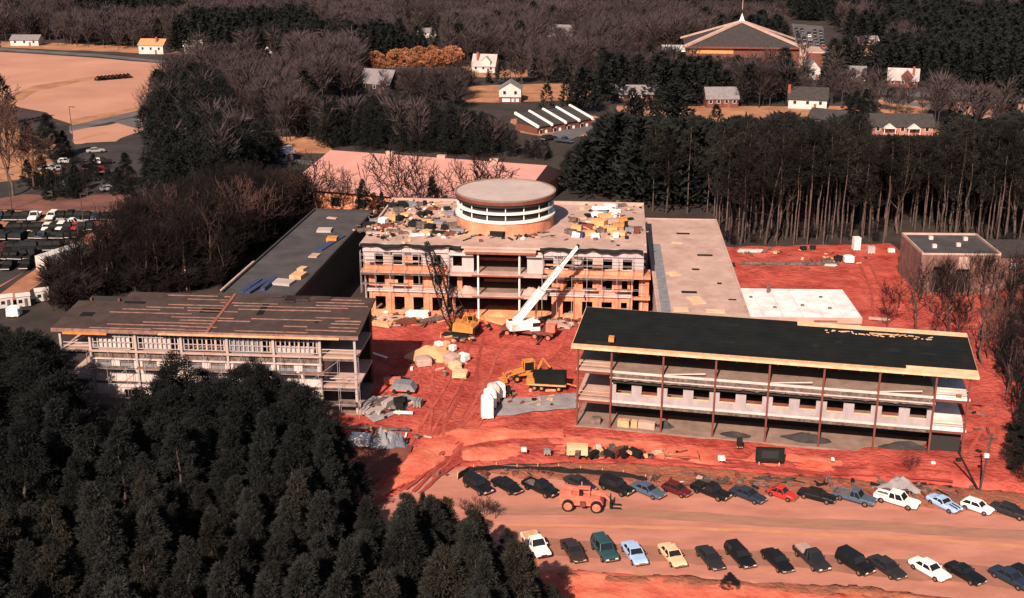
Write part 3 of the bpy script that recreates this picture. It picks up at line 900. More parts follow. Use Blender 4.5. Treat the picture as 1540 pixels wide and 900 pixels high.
        for k in range(9):
            xk, yk = random.uniform(1, L - 4), random.uniform(1, D - 2)
            slab(xk, xk + random.uniform(.5, 2.5), yk, yk + random.uniform(.3, 1.0), .029, .034, M_FELT2, 'felt_patch', r)
        slab(-.62, L - 7.8, -.55, .117, .004, .012, M_LUMBER, 'eave_plywood', r)
        slab(L + .703, L + .76, -.9, D + .7, -.35, .04, M_BATTEN, 'verge_board', r)
        slab(1.0, 4.2, .4, .8, .02, .3, M_BLACK, 'felt_roll', r)
        slab(3.9, 4.6, .6, 1.3, .3, .9, M_YELLOW, 'felt_bucket', r)
        for k in range(34):
            x0 = 31.0 + k * .4 + random.uniform(-.2, .2)
            y0 = D - 1.9 + random.uniform(-.45, .45)
            MB().cbox((x0, y0, rz(y0) + .1), (random.uniform(.2, .8), random.uniform(.08, .3), .06), random.uniform(-.9, .9)).build('loose_board', M_PLY, r)
        slab(36.5, 39.5, D - 1.75, D - 1.5, .1, .16, M_LUMBER, 'loose_board', r)
        MB().box(c1, L - .3, 5.4, 5.6, .3, Z1 - .27).box(c2 + .2, L - .2, 1.2, 1.4, .3, Z1 - .63).build('ground_shade_wall', M_DARKIN, rt)  # near-black walls added so the ground storey reads as shade
        # dirt heaps, darkened in colour for the shade on the slab, and stores
        for x, y, a, b, h in ((11.5, 1.6, 1.2, .7, .9), (20.5, .9, 2.2, .9, .5), (29.5, 1.6, 3.4, 1.2, .9), (41.5, 1.5, 3.6, 1.3, 1.0)):
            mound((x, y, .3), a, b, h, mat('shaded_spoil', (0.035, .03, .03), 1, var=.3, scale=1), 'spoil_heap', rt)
        for x, w in ((2.6, 1.2), (6.2, 1.5), (7.6, .8), (9.2, 2.2)):
            MB().cbox((x, .7, .3 + .45), (w, .8, .9), random.uniform(-.2, .2)).build('stored_crate', random.choice((M_CONC, M_LUMBER, M_BEAM)), rt)
        # torn paper strip hanging above the windows
        vs, fs = [], []
        n = 90
        for i in range(n + 1):
            x = c1 + (c2 - c1) * i / n
            d = .25 + .35 * max(0, noise.noise(Vector((x * .9, 3, 1)))) + .2 * noise.noise(Vector((x * 3, 1, 1)))
            vs += [(x, -.18, Z2 - .95), (x, -.2, Z2 - 1.0 - max(.04, d * .7))]
        fs = [(2 * i, 2 * i + 2, 2 * i + 3, 2 * i + 1) for i in range(n)]
        MB().add(vs, fs).build('torn_membrane', M_BEAM, rt)
        for a in (c1 + 6.9, c1 + 20, c1 + 33):
            MB().bar((a, -.1, Z2 + .1), (a + 5, -.1, Z2 + .6), .12).build('loose_rail', M_SHEATHW, rt)
        MB().box(L - 3.5, L - .2, .3, 3, Z2 + .0, Z2 + .05).build('white_sheet', M_WHITE, rt)
        MB().box(L - 3.4, L - .2, .2, 3.2, Z1, Z1 + .06).build('white_sheet', M_WHITE, rt)
        MB().box(L - 1.5, L - .9, .1, .5, Z2 + .06, Z2 + .4).build('door_panel', M_BRICK, rt)
    # end rails
    for a, b in ((.1, c1 - .2), (c2 + .2, L - .1)):
        for z in (Z1, Z2):
            MB().bar((a, -.02, z + 1.0), (b, -.02, z + 1.0), .07).bar((a, -.02, z + .55), (b, -.02, z + .55), .06).build('guard_rail', M_LUMBER if not left else M_SHEATHW, rt)
    return rt


RB = steel_block('steel_frame_block', 'open steel framed block with black felt roof edged in bare plywood', at(866, 641), R(-12.3), 48.0, [0.15, 4.5] + [4.5 + 6.58 * k for k in range(1, 7)] + [47.85], False)
lo = at(77, 494, 11.4)
LLEN = 40.2
LB = steel_block('steel_frame_block', 'half built block with brown roof deck and battens behind the dark pines', (lo[0] + .7, lo[1] + .8), R(-4.6), LLEN, [0.15, 4.2] + [4.2 + (LLEN - 9) / 5 * k for k in range(1, 6)] + [LLEN - .15], True)


# ------------------------------------------------------------------ houses and other far buildings
def house(name, label, u, v, w, d, h, rh, ang, mw, mr, axis='x', chimney=None, dormer=False, porch=False, base=None, nwin=3, cat='house'):
    x, y = at(u, v)
    rt = thing(name, label, cat, (x, y, 0), ang)
    rt.scale = (.88, .88, .88)
    a, b = w / 2, d / 2
    wl = MB().box(-a, a, -b, b, 0, h)
    if axis == 'x':
        wl.add([(-a, -b, h), (-a, b, h), (-a, 0, h + rh), (a, -b, h), (a, b, h), (a, 0, h + rh)], [(0, 2, 1), (3, 4, 5)])
    else:
        wl.add([(-a, -b, h), (a, -b, h), (0, -b, h + rh), (-a, b, h), (a, b, h), (0, b, h + rh)], [(0, 1, 2), (3, 5, 4)])
    wl.build('wall', mw, rt)
    e, t = .45, .18
    rf = MB()
    if axis == 'x':
        k = rh / b
        for s in (-1, 1):
            rf.add([(-a - e, 0, h + rh), (a + e, 0, h + rh), (a + e, s * (b + e), h - e * k), (-a - e, s * (b + e), h - e * k),
                    (-a - e, 0, h + rh + t), (a + e, 0, h + rh + t), (a + e, s * (b + e), h - e * k + t), (-a - e, s * (b + e), h - e * k + t)],
                   [(0, 1, 2, 3), (4, 7, 6, 5), (2, 6, 7, 3), (1, 5, 6, 2), (3, 7, 4, 0)])
    else:
        k = rh / a
        for s in (-1, 1):
            rf.add([(0, -b - e, h + rh), (0, b + e, h + rh), (s * (a + e), b + e, h - e * k), (s * (a + e), -b - e, h - e * k),
                    (0, -b - e, h + rh + t), (0, b + e, h + rh + t), (s * (a + e), b + e, h - e * k + t), (s * (a + e), -b - e, h - e * k + t)],
                   [(0, 1, 2, 3), (4, 7, 6, 5), (2, 6, 7, 3), (1, 5, 6, 2), (3, 7, 4, 0)])
    ro = rf.build('roof', mr, rt)
    if chimney is not None:
        MB().box(chimney - .5, chimney + .5, -b * .5 - .4, -b * .5 + .4, h - 2, h + rh + 1.2).build('chimney', M_BRICK, ro)
    if dormer:
        dx = a * .25
        dm = MB().box(dx - 2, dx + 2, -b - .6, -b * .1, h - .2, h + rh * .45)
        dm.add([(dx - 2, -b - .6, h + rh * .45), (dx + 2, -b - .6, h + rh * .45), (dx, -b - .6, h + rh * .45 + 2), (dx, 0, h + rh * .45 + 2)], [(0, 1, 2)])
        dd = dm.build('dormer', mw, rt)
        MB().add([(dx - 2.3, -b - .9, h + rh * .45 - .2), (dx, -b - .9, h + rh * .45 + 2.15), (dx, 0, h + rh * .45 + 2.15), (dx - 2.3, 0, h + rh * .45 - .2), (dx + 2.3, -b - .9, h + rh * .45 - .2), (dx + 2.3, 0, h + rh * .45 - .2)],
                 [(0, 1, 2, 3), (1, 4, 5, 2)]).build('dormer_roof', mr, dd)
    if base:
        MB().box(-a - .04, a + .04, -b - .06, b + .04, 0, h * .42).build('base_course', base, rt)
        MB().box(-a * .7, a * .0, -b - .1, -b - .063, .4, h * .3).box(a * .15, a * .8, -b - .1, -b - .063, .4, h * .3).build('garage_door', M_WPAINT, rt)
    nz = h * .45 if not base else h * .6
    for k in range(nwin):
        xx = -a + w * (k + .5) / nwin
        f = MB().box(xx - .7, xx + .7, -b - .09, -b - .064, nz, nz + 1.5).build('window', M_HWHITE, rt)
        MB().box(xx - .52, xx + .52, -b - .12, -b - .093, nz + .15, nz + 1.35).build('pane', M_GLASS, f)
    MB().box(-.05 + a * .33, .95 + a * .33, -b - .1, -b - .07, 0.1, 2.1).build('door', M_BRICK, rt)
    if porch:
        for s in (-.45, .35):
            q = a * s
            MB().box(q - 2, q + 2, -b - 2, -b - .13, 0, .4).build('porch', M_CONC, rt)
            MB().add([(q - 2.2, -b - 2.2, 2.6), (q + 2.2, -b - 2.2, 2.6), (q, -b - 2.2, 4.2), (q - 2.2, -b - .2, 2.6), (q + 2.2, -b - .2, 2.6), (q, -b - .2, 4.2)],
                     [(0, 1, 2), (0, 2, 5, 3), (1, 4, 5, 2), (0, 3, 4, 1)]).build('porch_roof', M_HWHITE, rt)
            MB().box(q - 1.9, q - 1.7, -b - 2, -b - 1.8, .4, 2.6).box(q + 1.7, q + 1.9, -b - 2, -b - 1.8, .4, 2.6).build('porch_post', M_WPAINT, rt)
    return rt


house('white_house', 'white house with pale grey roof, front gable and brick chimney in the far woods', 730, 108, 10.5, 8, 3.2, 4.6, R(-12), M_HWHITE, M_CONCG, 'x', -3, True)
house('gabled_house', 'white gable fronted house with red base and white garage doors', 768, 152, 8.5, 9, 5.2, 2.6, R(-3), M_HWHITE, M_GREYROOF, 'y', base=M_BRICKD, nwin=2)
house('dark_roof_house', 'house with steep dark roof half hidden in trees', 572, 138, 14, 9, 4, 5, R(-25), M_DKSHING, M_GREYROOF, 'x')
house('orange_roof_house', 'white farmhouse with orange brick front at the edge of the tan field', 233, 80, 13, 9, 4.5, 2.6, R(-8), M_HWHITE, mat('orange_shingle', (.5, .2, .1), .9, var=.15, scale=.6), 'x', 2.5)
house('small_white_house', 'small white house right of the orange roofed farmhouse', 291, 81, 9, 8, 4, 2.6, R(15), M_HWHITE, M_HWHITE, 'x', -2)
house('field_house', 'low white house with grey roof beyond the field at the far left', 42, 68, 15, 9, 3.2, 2.2, R(0), M_HWHITE, M_GREYROOF, 'x')
house('shed', 'tiny pale shed with a steep gable above the pines', 404, 92, 4, 6, 3.4, 3, R(20), M_HWHITE, M_HWHITE, 'y', nwin=1, cat='shed')
house('shed', 'tiny grey gabled shed left of the paler one', 359, 80, 6, 6, 3, 2, R(30), M_SHEATH, M_GREYROOF, 'x', nwin=1, cat='shed')
house('brick_house', 'red brick house with big pale roof and white garage', 1357, 130, 12, 8, 3.2, 4.2, R(-18), M_BRICKD, M_CONCG, 'x', 4, True)
house('porch_duplex', 'long low duplex with dark roof and two white porch gables', 1352, 201, 20, 8, 3.2, 3.4, R(-4), M_BRICKP, M_DKSHING, 'x', porch=True, nwin=5)
house('dark_white_house', 'white fronted house with broad dark roof and brick chimney', 1214, 162, 14, 8, 3.8, 3.8, R(-14), M_HWHITE, M_DKSHING, 'x', -7)
house('ranch_house', 'long brown ranch house with mottled grey roof among bare trunks', 958, 150, 17, 8, 2.8, 2.8, R(-3), M_BRICKD, M_GREYROOF, 'x', nwin=4)
house('brick_cottage', 'red brick cottage with grey hipped roof behind bare trees', 1083, 160, 12, 8, 3.6, 3.6, R(2), M_BRICKD, M_GREYROOF, 'x', nwin=4)
house('eave_house', 'house with dark roof and bright white gable edge near the forest top', 1246, 190, 12, 9, 3, 2.8, R(-35), M_HWHITE, M_DKSHING, 'x')
house('far_house', 'small pale house beside the far curving road', 1284, 120, 9, 8, 3.4, 2.4, R(-10), M_SHEATHW, M_GREYROOF, 'x')
house('far_brick_house', 'tiny brick house by the woods above the road bend', 1302, 70, 11, 8, 3.2, 2.2, R(0), M_BRICKD, M_SHEATH, 'x')
house('far_house', 'pale house left of the church half hidden in trees', 845, 58, 16, 9, 4, 3.5, R(-20), M_SHEATH, M_GREYROOF, 'x')
house('far_house', 'small white house in the woods behind the orange trees', 640, 56, 12, 8, 3, 2, R(5), M_HWHITE, M_GREYROOF, 'x')
house('grey_dome_shed', 'blue grey shed with rounded roof beyond the dark left wing', 424, 240, 5.5, 6, 2.4, 1.6, R(25), M_SHEATH, M_SHEATH, 'x', nwin=1, cat='shed')
house('gable_cottage', 'small white cottage with steep gable behind the dark roofed white house', 1218, 118, 7, 8, 4, 4, R(5), M_HWHITE, M_GREYROOF, 'y', nwin=1)


def row_houses():
    x, y = at(835, 193)
    rt = thing('row_houses', 'row of stepped townhouses with dark roofs and white party walls', 'building', (x, y, -.8), R(40))
    rt.scale = (.86, .86, .8)
    n, w = 4, 6.4
    for k in range(n):
        a = (k - n / 2) * w
        MB().box(a + .15, a + w - .15, -5, 6, 0, 4).build('wall', M_BRICKD, rt)
        MB().add([(a + .15, -5.4, 3.9), (a + w - .15, -5.4, 3.9), (a + w - .15, 6, 7.2), (a + .15, 6, 7.2), (a + .15, -5.4, 3.6), (a + w - .15, -5.4, 3.6), (a + w - .15, 6, 3.6), (a + .15, 6, 3.6)],
                 [(0, 1, 2, 3), (0, 4, 5, 1), (1, 5, 6, 2), (2, 6, 7, 3), (3, 7, 4, 0)]).build('roof', M_DKSHING, rt)
        f = MB().box(a + 1, a + 2.4, -5.1, -5.003, 1, 2.6).build('window', M_WPAINT, rt)
        MB().box(a + 1.1, a + 2.3, -5.14, -5.103, 1.1, 2.5).build('pane', M_GLASS, f)
        MB().box(a + 3.6, a + 4.6, -5.1, -5.003, .05, 2.2).build('door', M_WPAINT, rt)
    for k in range(n + 1):
        a = (k - n / 2) * w
        MB().box(a - .3, a + .14, -5.2, 6.2, 0, 3.4).build('end_wall', M_BRICKD, rt)
        MB().add([(a - .6, -5.9, 3.5), (a - .6, 6.4, 6.9), (a - .6, 6.4, 7.8), (a - .6, -5.9, 4.4), (a + .14, -5.9, 3.5), (a + .14, 6.4, 6.9), (a + .14, 6.4, 7.8), (a + .14, -5.9, 4.4)],
                 [(0, 3, 2, 1), (4, 5, 6, 7), (0, 4, 7, 3), (3, 7, 6, 2), (1, 2, 6, 5)]).build('party_wall', M_WPAINT, rt)


row_houses()


def church():
    x, y = at(1112, 92)
    rt = thing('church', 'broad church with dark pyramid roof, pale ridges and a thin spire', 'church', (x, y, 0), R(-6))
    W, D, h = 24, 17, 7.5
    MB().box(-W + 1, W - 1, -D + 1, D - 1, 0, h).build('wall', M_BRICKD, rt)
    MB().box(-W + 2, -4, -D + .94, -D + .997, h - 2.6, h - .4).build('sunlit_wall_strip', mat('sunlit_orange', (.5, .22, .08), .6, var=.2, scale=1), rt)  # strip of brick wall with warm sunlight put into its colour
    ap = (0, 0, h + 9)
    cs = [(-W, -D, h), (W, -D, h), (W, D, h), (-W, D, h)]
    MB().add(cs + [ap], [(0, 1, 4), (1, 2, 4), (2, 3, 4), (3, 0, 4), (0, 3, 2, 1)]).build('roof', M_DKSHING, rt)
    for c in cs:
        MB().bar((c[0] * 1.02, c[1] * 1.02, h + .2), (0, 0, h + 9.3), 2.0, .8).build('ridge_beam', M_CONC, rt)
    MB().bar((-W, -D - .1, h), (W, -D - .1, h), .5, .7).build('eave_beam', M_RUST, rt)
    sp = MB().add([(-1.3, -1.3, h + 8.6), (1.3, -1.3, h + 8.6), (1.3, 1.3, h + 8.6), (-1.3, 1.3, h + 8.6), (0, 0, h + 12.5)], [(0, 1, 4), (1, 2, 4), (2, 3, 4), (3, 0, 4)]).build('spire', M_WPAINT, rt)
    MB().tube((0, 0, h + 14), (0, 0, h + 24), .16, .06, 6).build('mast', M_CONC, sp)
    for s in (-1, 1):
        MB().box(s * (W + 4) - 5, s * (W + 4) + 5, -D + 2, 4, 0, 5.4).build('side_annex', M_BRICKD, rt)
        MB().box(s * (W + 4) - 5.3, s * (W + 4) + 5.3, -D + 1.7, 4.3, 5.4, 6).build('annex_roof', M_CONC if s > 0 else M_WHITE, rt)
    MB().box(W - 1.5, W + 1.2, -D - 3.2, -D - .4, 0, h + 2.5).build('porch_tower', M_CONC, rt)
    MB().box(-8, 8, -D + .9, -D + .99, 0.5, 3.4).build('entrance', M_GLASS, rt)


church()


def pink_hall():
    a, b = at(497, 226, 9), at(823, 249, 9)
    ang = math.atan2(b[1] - a[1], b[0] - a[0])
    L = math.dist(a, b)
    rt = thing('pink_roof_hall', 'large hall with plain pink sloping roof behind the main building', 'building', (*a, 0), ang)
    z0 = 5.0
    MB().box(1, L - 1, -21, 12, 0, z0).build('wall', M_ORANGE, rt)
    MB().add([(0, 0, 9), (L, 0, 9), (L, -22, z0), (0, -22, z0), (0, 13, z0), (L, 13, z0), (0, -22, z0 - .4), (L, -22, z0 - .4), (0, 13, z0 - .4), (L, 13, z0 - .4)],
             [(0, 3, 2, 1), (0, 1, 5, 4), (3, 6, 7, 2), (0, 4, 8, 6, 3), (1, 2, 7, 9, 5), (6, 8, 9, 7)]).build('roof', M_PINKROOF, rt)
    for k in range(3):
        MB().box(L * (.27 + .24 * k), L * (.27 + .24 * k) + 2, -.6, .6, 8.6, 9.7).build('ridge_vent', M_CONC, rt)
    for k in range(7):
        MB().box(4 + 6.5 * k, 6 + 6.5 * k, -21.1, -21.003, 1.2, 3.2).build('window', M_GLASS, rt)


pink_hall()
sheet('grass_bank', pxpoly([(470, 315), (490, 282), (560, 286), (575, 312), (560, 330)], 0), 0.07, M_SAND, 3, .8, relief=.3, seed=70)


def brick_right():
    q = pxpoly([(1358, 352), (1465, 352), (1495, 381), (1387, 381)], 7.5)
    rt = thing('brick_building', 'brown brick building with dark flat roof and pale kerb behind bare trees', 'building', (*q[3], 0), R(-2))
    W, D = 13.5, 13
    hol = [(2.2, 4.2, .3, 5), (6.2, 8.4, .3, 4.6)]
    MB().wall(0, W, 0, 7.2, 0, .3, hol).box(0, .3, .3, D, 0, 7.2).box(W - .3, W, .3, D, 0, 7.2).box(.3, W - .3, D - .3, D, 0, 7.2).build('wall', M_BRICKB, rt)
    MB().box(.3, W - .3, 1.0, 1.1, 0, 7).build('inner_wall', M_DARKIN, rt)
    MB().box(.2, W - .2, .2, D - .2, 7.2, 7.3).build('roof', M_DKROOF, rt)
    MB().box(0, .25, 0, D, 7.2, 7.65).box(W - .25, W, 0, D, 7.2, 7.65).box(.25, W - .25, D - .25, D, 7.2, 7.65).box(.25, W - .25, 0, .2, 7.2, 7.5).build('parapet', M_CONC, rt)
    for x, y in ((3, 4), (7.5, 5), (10, 9), (4, 9.5)):
        MB().box(x, x + .7, y, y + .7, 7.3, 7.9).build('roof_vent', M_SHEATHW, rt)
    MB().box(6.4, 8.2, -.06, -.003, 4.75, 6.9).build('wall_panel', M_CONC, rt)
    MB().box(W, W + 14, 3, D + 1, 0, 6).build('rear_annex', M_BRICKB, rt)
    MB().box(W - .0, W + 14.2, 2.8, D + 1.2, 6, 6.2).build('annex_roof', M_DKSHING, rt)
    for k in range(6):
        MB().box(W + 1 + 2.1 * k, W + 2 + 2.1 * k, 2.95, 2.997, 2 + 2 * (k % 2), 3 + 2 * (k % 2)).build('window', M_WPAINT if k % 2 else M_GLASS, rt)


brick_right()

# ------------------------------------------------------------------ cars
PAINT = {}


def paint(name, col, rough=.3):
    if name not in PAINT:
        m = mat(name + '_car_paint', col, rough, var=.12, scale=1.5, spec=.28)
        PAINT[name] = m
    return PAINT[name]


P_BLACK = paint('black', (.008, .008, .009))
P_CHAR = paint('charcoal', (.022, .020, .021))
P_BROWN = paint('dark_brown', (.035, .021, .018))
P_NAVY = paint('navy', (.018, .028, .045))
P_SLATE = paint('slate_blue', (.06, .085, .13))
P_TEAL = paint('teal', (.022, .062, .068))
P_LBLUE = paint('light_blue', (.30, .42, .60))
P_WHITE = paint('white', (.74, .70, .66))
P_CREAM = paint('cream', (.68, .42, .25))
P_MAROON = paint('maroon', (.085, .012, .012))
P_RED = paint('bright_red', (.45, .028, .022))
P_SILVER = paint('silver', (.42, .40, .40))
P_BEIGE = paint('pinkish_beige', (.5, .31, .25))

SHAPES = {
    # L, W, belt, roof, stations (x/L, hw factor, z0, z1), greenhouse bottom x0,x1, top x0,x1
    'sedan': (4.9, 1.80, .88, 1.38, [(-.5, .80, .42, .74), (-.47, .93, .30, .86), (-.30, 1, .24, .90), (0, 1, .22, .90), (.2, 1, .22, .90), (.40, .97, .26, .82), (.48, .90, .32, .72), (.5, .80, .42, .64)], (-.32, .20), (-.20, .06)),
    'coupe': (4.7, 1.78, .86, 1.28, [(-.5, .80, .42, .76), (-.47, .93, .30, .88), (-.30, 1, .24, .90), (0, 1, .22, .86), (.2, 1, .22, .88), (.42, .97, .26, .82), (.48, .92, .32, .74), (.5, .84, .42, .66)], (-.34, .12), (-.18, .0)),
    'hatch': (4.0, 1.65, .86, 1.38, [(-.5, .85, .42, .80), (-.47, .95, .30, .90), (-.2, 1, .24, .90), (.2, 1, .22, .88), (.40, .95, .26, .78), (.48, .88, .32, .70), (.5, .78, .42, .62)], (-.47, .22), (-.34, .06)),
    'beetle': (4.0, 1.6, .84, 1.45, [(-.5, .55, .40, .58), (-.46, .78, .30, .76), (-.32, .95, .24, .88), (0, 1, .22, .88), (.25, .97, .24, .90), (.42, .82, .28, .78), (.48, .62, .34, .64), (.5, .45, .42, .54)], (-.38, .18), (-.16, .05)),
    'wagon': (4.9, 1.82, .92, 1.48, [(-.5, .86, .42, .86), (-.48, .96, .30, .93), (-.3, 1, .24, .94), (.2, 1, .22, .92), (.40, .97, .26, .86), (.48, .92, .32, .78), (.5, .84, .42, .68)], (-.48, .18), (-.44, .06)),
    'suv': (4.7, 1.88, 1.05, 1.78, [(-.5, .90, .46, .98), (-.48, .97, .36, 1.06), (-.3, 1, .34, 1.07), (.2, 1, .34, 1.06), (.42, .98, .36, 1.0), (.49, .94, .42, .90), (.5, .88, .5, .8)], (-.485, .17), (-.45, .09)),
    'pickup': (5.4, 1.92, 1.0, 1.70, [(-.5, .94, .46, .66), (-.49, .97, .42, .70), (-.08, .97, .36, .70), (-.078, 1, .34, 1.0), (.2, 1, .34, 1.0), (.42, .98, .36, .97), (.49, .95, .42, .88), (.5, .88, .5, .8)], (-.075, .20), (-.06, .10)),
    'crew': (5.7, 1.96, 1.02, 1.74, [(-.5, .94, .46, .66), (-.49, .97, .42, .72), (-.17, .97, .36, .72), (-.168, 1, .34, 1.02), (.2, 1, .34, 1.02), (.42, .98, .36, .98), (.49, .95, .42, .9), (.5, .88, .5, .82)], (-.165, .20), (-.15, .10)),
}


def car_shape(kind):
    L, W, belt, rf, st, gb, gt = SHAPES[kind]
    hw = W / 2
    body = MB()
    vs = []
    for x, k, z0, z1 in st:
        h = hw * k
        zc = (z1 - z0)
        vs += [(x * L, -h * .9, z0), (x * L, -h, z0 + zc * .3), (x * L, -h, z1 - zc * .22), (x * L, -h * .88, z1), (x * L, 0, z1 + .03),
               (x * L, h * .88, z1), (x * L, h, z1 - zc * .22), (x * L, h, z0 + zc * .3), (x * L, h * .9, z0)]
    n = 9
    fs = []
    for i in range(len(st) - 1):
        for k in range(n):
            fs.append((i * n + k, i * n + (k + 1) % n, (i + 1) * n + (k + 1) % n, (i + 1) * n + k))
    fs += [tuple(range(n - 1, -1, -1)), tuple(range((len(st) - 1) * n, len(st) * n))]
    body.add(vs, fs)
    b0, b1, t0, t1 = gb[0] * L, gb[1] * L, gt[0] * L, gt[1] * L
    hb, ht = hw * .90, hw * .74
    zb = belt - .03
    glass = MB().add([(b0, -hb, zb), (b1, -hb, zb), (b1, hb, zb), (b0, hb, zb), (t0, -ht, rf - .04), (t1, -ht, rf - .04), (t1, ht, rf - .04), (t0, ht, rf - .04)],
                     [(0, 1, 5, 4), (1, 2, 6, 5), (2, 3, 7, 6), (3, 0, 4, 7), (4, 5, 6, 7), (0, 3, 2, 1)])
    e = .05
    cab = MB()
    q = [(t0 - e, -ht - e * .6), (t1 + e, -ht - e * .6), (t1 + e, ht + e * .6), (t0 - e, ht + e * .6)]
    cab.add([(x, y, rf - .05) for x, y in q] + [(x * .97 + (t0 + t1) * .015, y * .88, rf + .025) for x, y in q],
            [(0, 1, 5, 4), (1, 2, 6, 5), (2, 3, 7, 6), (3, 0, 4, 7), (4, 5, 6, 7), (0, 3, 2, 1)])
    for s in (-1, 1):
        cab.bar((b0, s * hb, zb), (t0, s * ht, rf - .04), .16 if kind != 'pickup' else .1, .07)
        cab.bar((b1, s * hb, zb), (t1, s * ht, rf - .04), .08)
        m = .46
        cab.bar((b0 + (b1 - b0) * m, s * (hb + .005), zb), (t0 + (t1 - t0) * m, s * (ht + .005), rf - .04), .09, .05)
        if kind in ('wagon', 'suv'):
            cab.bar((b0 + (b1 - b0) * .24, s * (hb + .005), zb), (t0 + (t1 - t0) * .2, s * (ht + .005), rf - .04), .08, .05)
    bed = None
    if kind in ('pickup', 'crew'):
        xr = st[2][0] * L - .03
        bed = MB().box(-L * .49, xr, -hw, -hw + .09, .62, 1.0).box(-L * .49, xr, hw - .09, hw, .62, 1.0).box(-L * .495, -L * .478, -hw + .09, hw - .09, .62, 1.0)
    return L, hw, body, glass, cab, bed


def make_car(u, v, kind, pnt, ang, label, group=None, roof=None, stripes=False, load=None, bumper=True, name='parked_car', cat='car', z=.10, sc=1.0):
    x, y = at(u, v, .6)
    rt = thing(name, label, cat, (x, y, z), ang, group)
    rt.scale = (sc, sc, sc)
    L, hw, body, glass, cab, bed = car_shape(kind)
    bo = body.build('body', pnt, rt, smooth=False)
    glass.build('window_glass', M_GLASS, rt)
    cab.build('cabin_roof', roof or pnt, rt)
    if bed:
        bed.build('cargo_bed', pnt, rt)
        MB().box(-L * .475, -L * (.09 if kind == 'pickup' else .18), -hw + .1, hw - .1, .725, .74).build('bed_floor', M_CHAR if False else M_BEAM, rt)
        if load:
            MB().box(-L * .46, -L * .2, -hw + .2, hw - .2, .742, 1.15).build('bed_cover', load, rt)
    R_ = .33 if kind not in ('suv', 'pickup', 'crew') else .39
    for sx in (-.31, .31):
        for sy in (-1, 1):
            w = MB().tube((sx * L, sy * (hw - .2), R_), (sx * L, sy * (hw + .015), R_), R_, n=16).build('wheel', M_BLACK, rt)
            MB().tube((sx * L, sy * (hw + .016), R_), (sx * L, sy * (hw + .03), R_), R_ * .55, R_ * .45, n=12).build('rim', M_CHROME, w)
    z0 = .42 if kind not in ('suv', 'pickup', 'crew') else .5
    for s, nm in ((1, 'front_bumper'), (-1, 'rear_bumper')):
        MB().box(s * L * .5 - .06, s * L * .5 + .06, -hw * .9, hw * .9, z0, z0 + .15).build(nm, M_CHROME if bumper else M_BLACK, rt)
    zt = st_top = SHAPES[kind][4][-1][3]
    for s in (-1, 1):
        MB().box(L * .5 - .05, L * .5 + .025, s * hw * .6 - .17, s * hw * .6 + .17, zt - .2, zt - .04).build('headlight', M_LAMP, rt)
        MB().box(-L * .5 - .02, -L * .5 + .05, s * hw * .62 - .16, s * hw * .62 + .16, SHAPES[kind][4][0][3] - .18, SHAPES[kind][4][0][3] - .04).build('tail_light', M_TAIL, rt)
        MB().cbox((SHAPES[kind][5][1] * L - .25, s * (hw + .09), SHAPES[kind][2] + .07), (.1, .18, .12)).build('wing_mirror', M_BLACK if pnt is not P_WHITE else P_WHITE, rt)
    MB().box(L * .5 + .0, L * .5 + .015, -hw * .38, hw * .38, zt - .2, zt - .05).build('grille', M_BLACK, rt)
    if stripes:
        for s in (-1, 1):
            zz = .915
            MB().add([(L * .2, s * .26 - .13, .925), (L * .2, s * .26 + .13, .925), (L * .42, s * .26 + .13, .86), (L * .42, s * .26 - .13, .86), (L * .485, s * .26 - .13, .765), (L * .485, s * .26 + .13, .765)],
                     [(0, 3, 2, 1), (3, 4, 5, 2)]).build('bonnet_stripe', M_BLACK, rt)
    return rt


G_LOW, G_TOP = 'cars in the lower row of the dirt lot', 'cars in the upper row of the dirt lot'
A1 = R(-71)
low = [
    (806, 820, 'pickup', P_WHITE, 'white pickup with open bed at the dark pines, leftmost of the lower row', M_LUMBER),
    (862, 828, 'sedan', P_BROWN, 'dark brown sedan between the white pickup and the teal wagon', None),
    (909, 828, 'suv', P_TEAL, 'dark teal wagon with chrome bumper in the lower row', None),
    (954, 832, 'sedan', P_LBLUE, 'light blue sedan beside the teal wagon in the lower row', None),
    (1011, 835, 'sedan', P_CREAM, 'cream sedan in the lower row of the dirt lot', None),
    (1068, 839, 'sedan', P_CHAR, 'charcoal sedan just right of the cream sedan', None),
    (1113, 836, 'wagon', P_BLACK, 'black wagon right of the charcoal sedan, nose to the bank', None),
    (1169, 843, 'sedan', P_BLACK, 'small black sedan left of the pickup with pale bed cover', None),
    (1221, 840, 'pickup', P_CHAR, 'dark pickup with pinkish bed cover in the lower row', M_CONC),
    (1286, 848, 'suv', P_BLACK, 'long black utility wagon right of the pickup with pale bed cover', None),
    (1334, 853, 'sedan', P_CHAR, 'dark sedan close against the long black utility wagon', None),
    (1398, 856, 'sedan', P_WHITE, 'white sedan, the only white car near the right of the lower row', None),
    (1452, 862, 'coupe', P_BLACK, 'black coupe next to the white sedan in the lower row', None),
    (1521, 869, 'sedan', P_NAVY, 'dark navy sedan at the right edge of the lower row', None),
    (1552, 866, 'sedan', P_BLACK, 'black sedan cut by the right edge of the photo, lower row', None),
]
for i, (u, v, k, p, lb, ld) in enumerate(low):
    make_car(u, v, k, p, A1 + R(random.uniform(-4, 4)) + (R(11) if u > 1270 else 0), lb, G_LOW, load=ld, sc=.91)
A2 = R(-46)
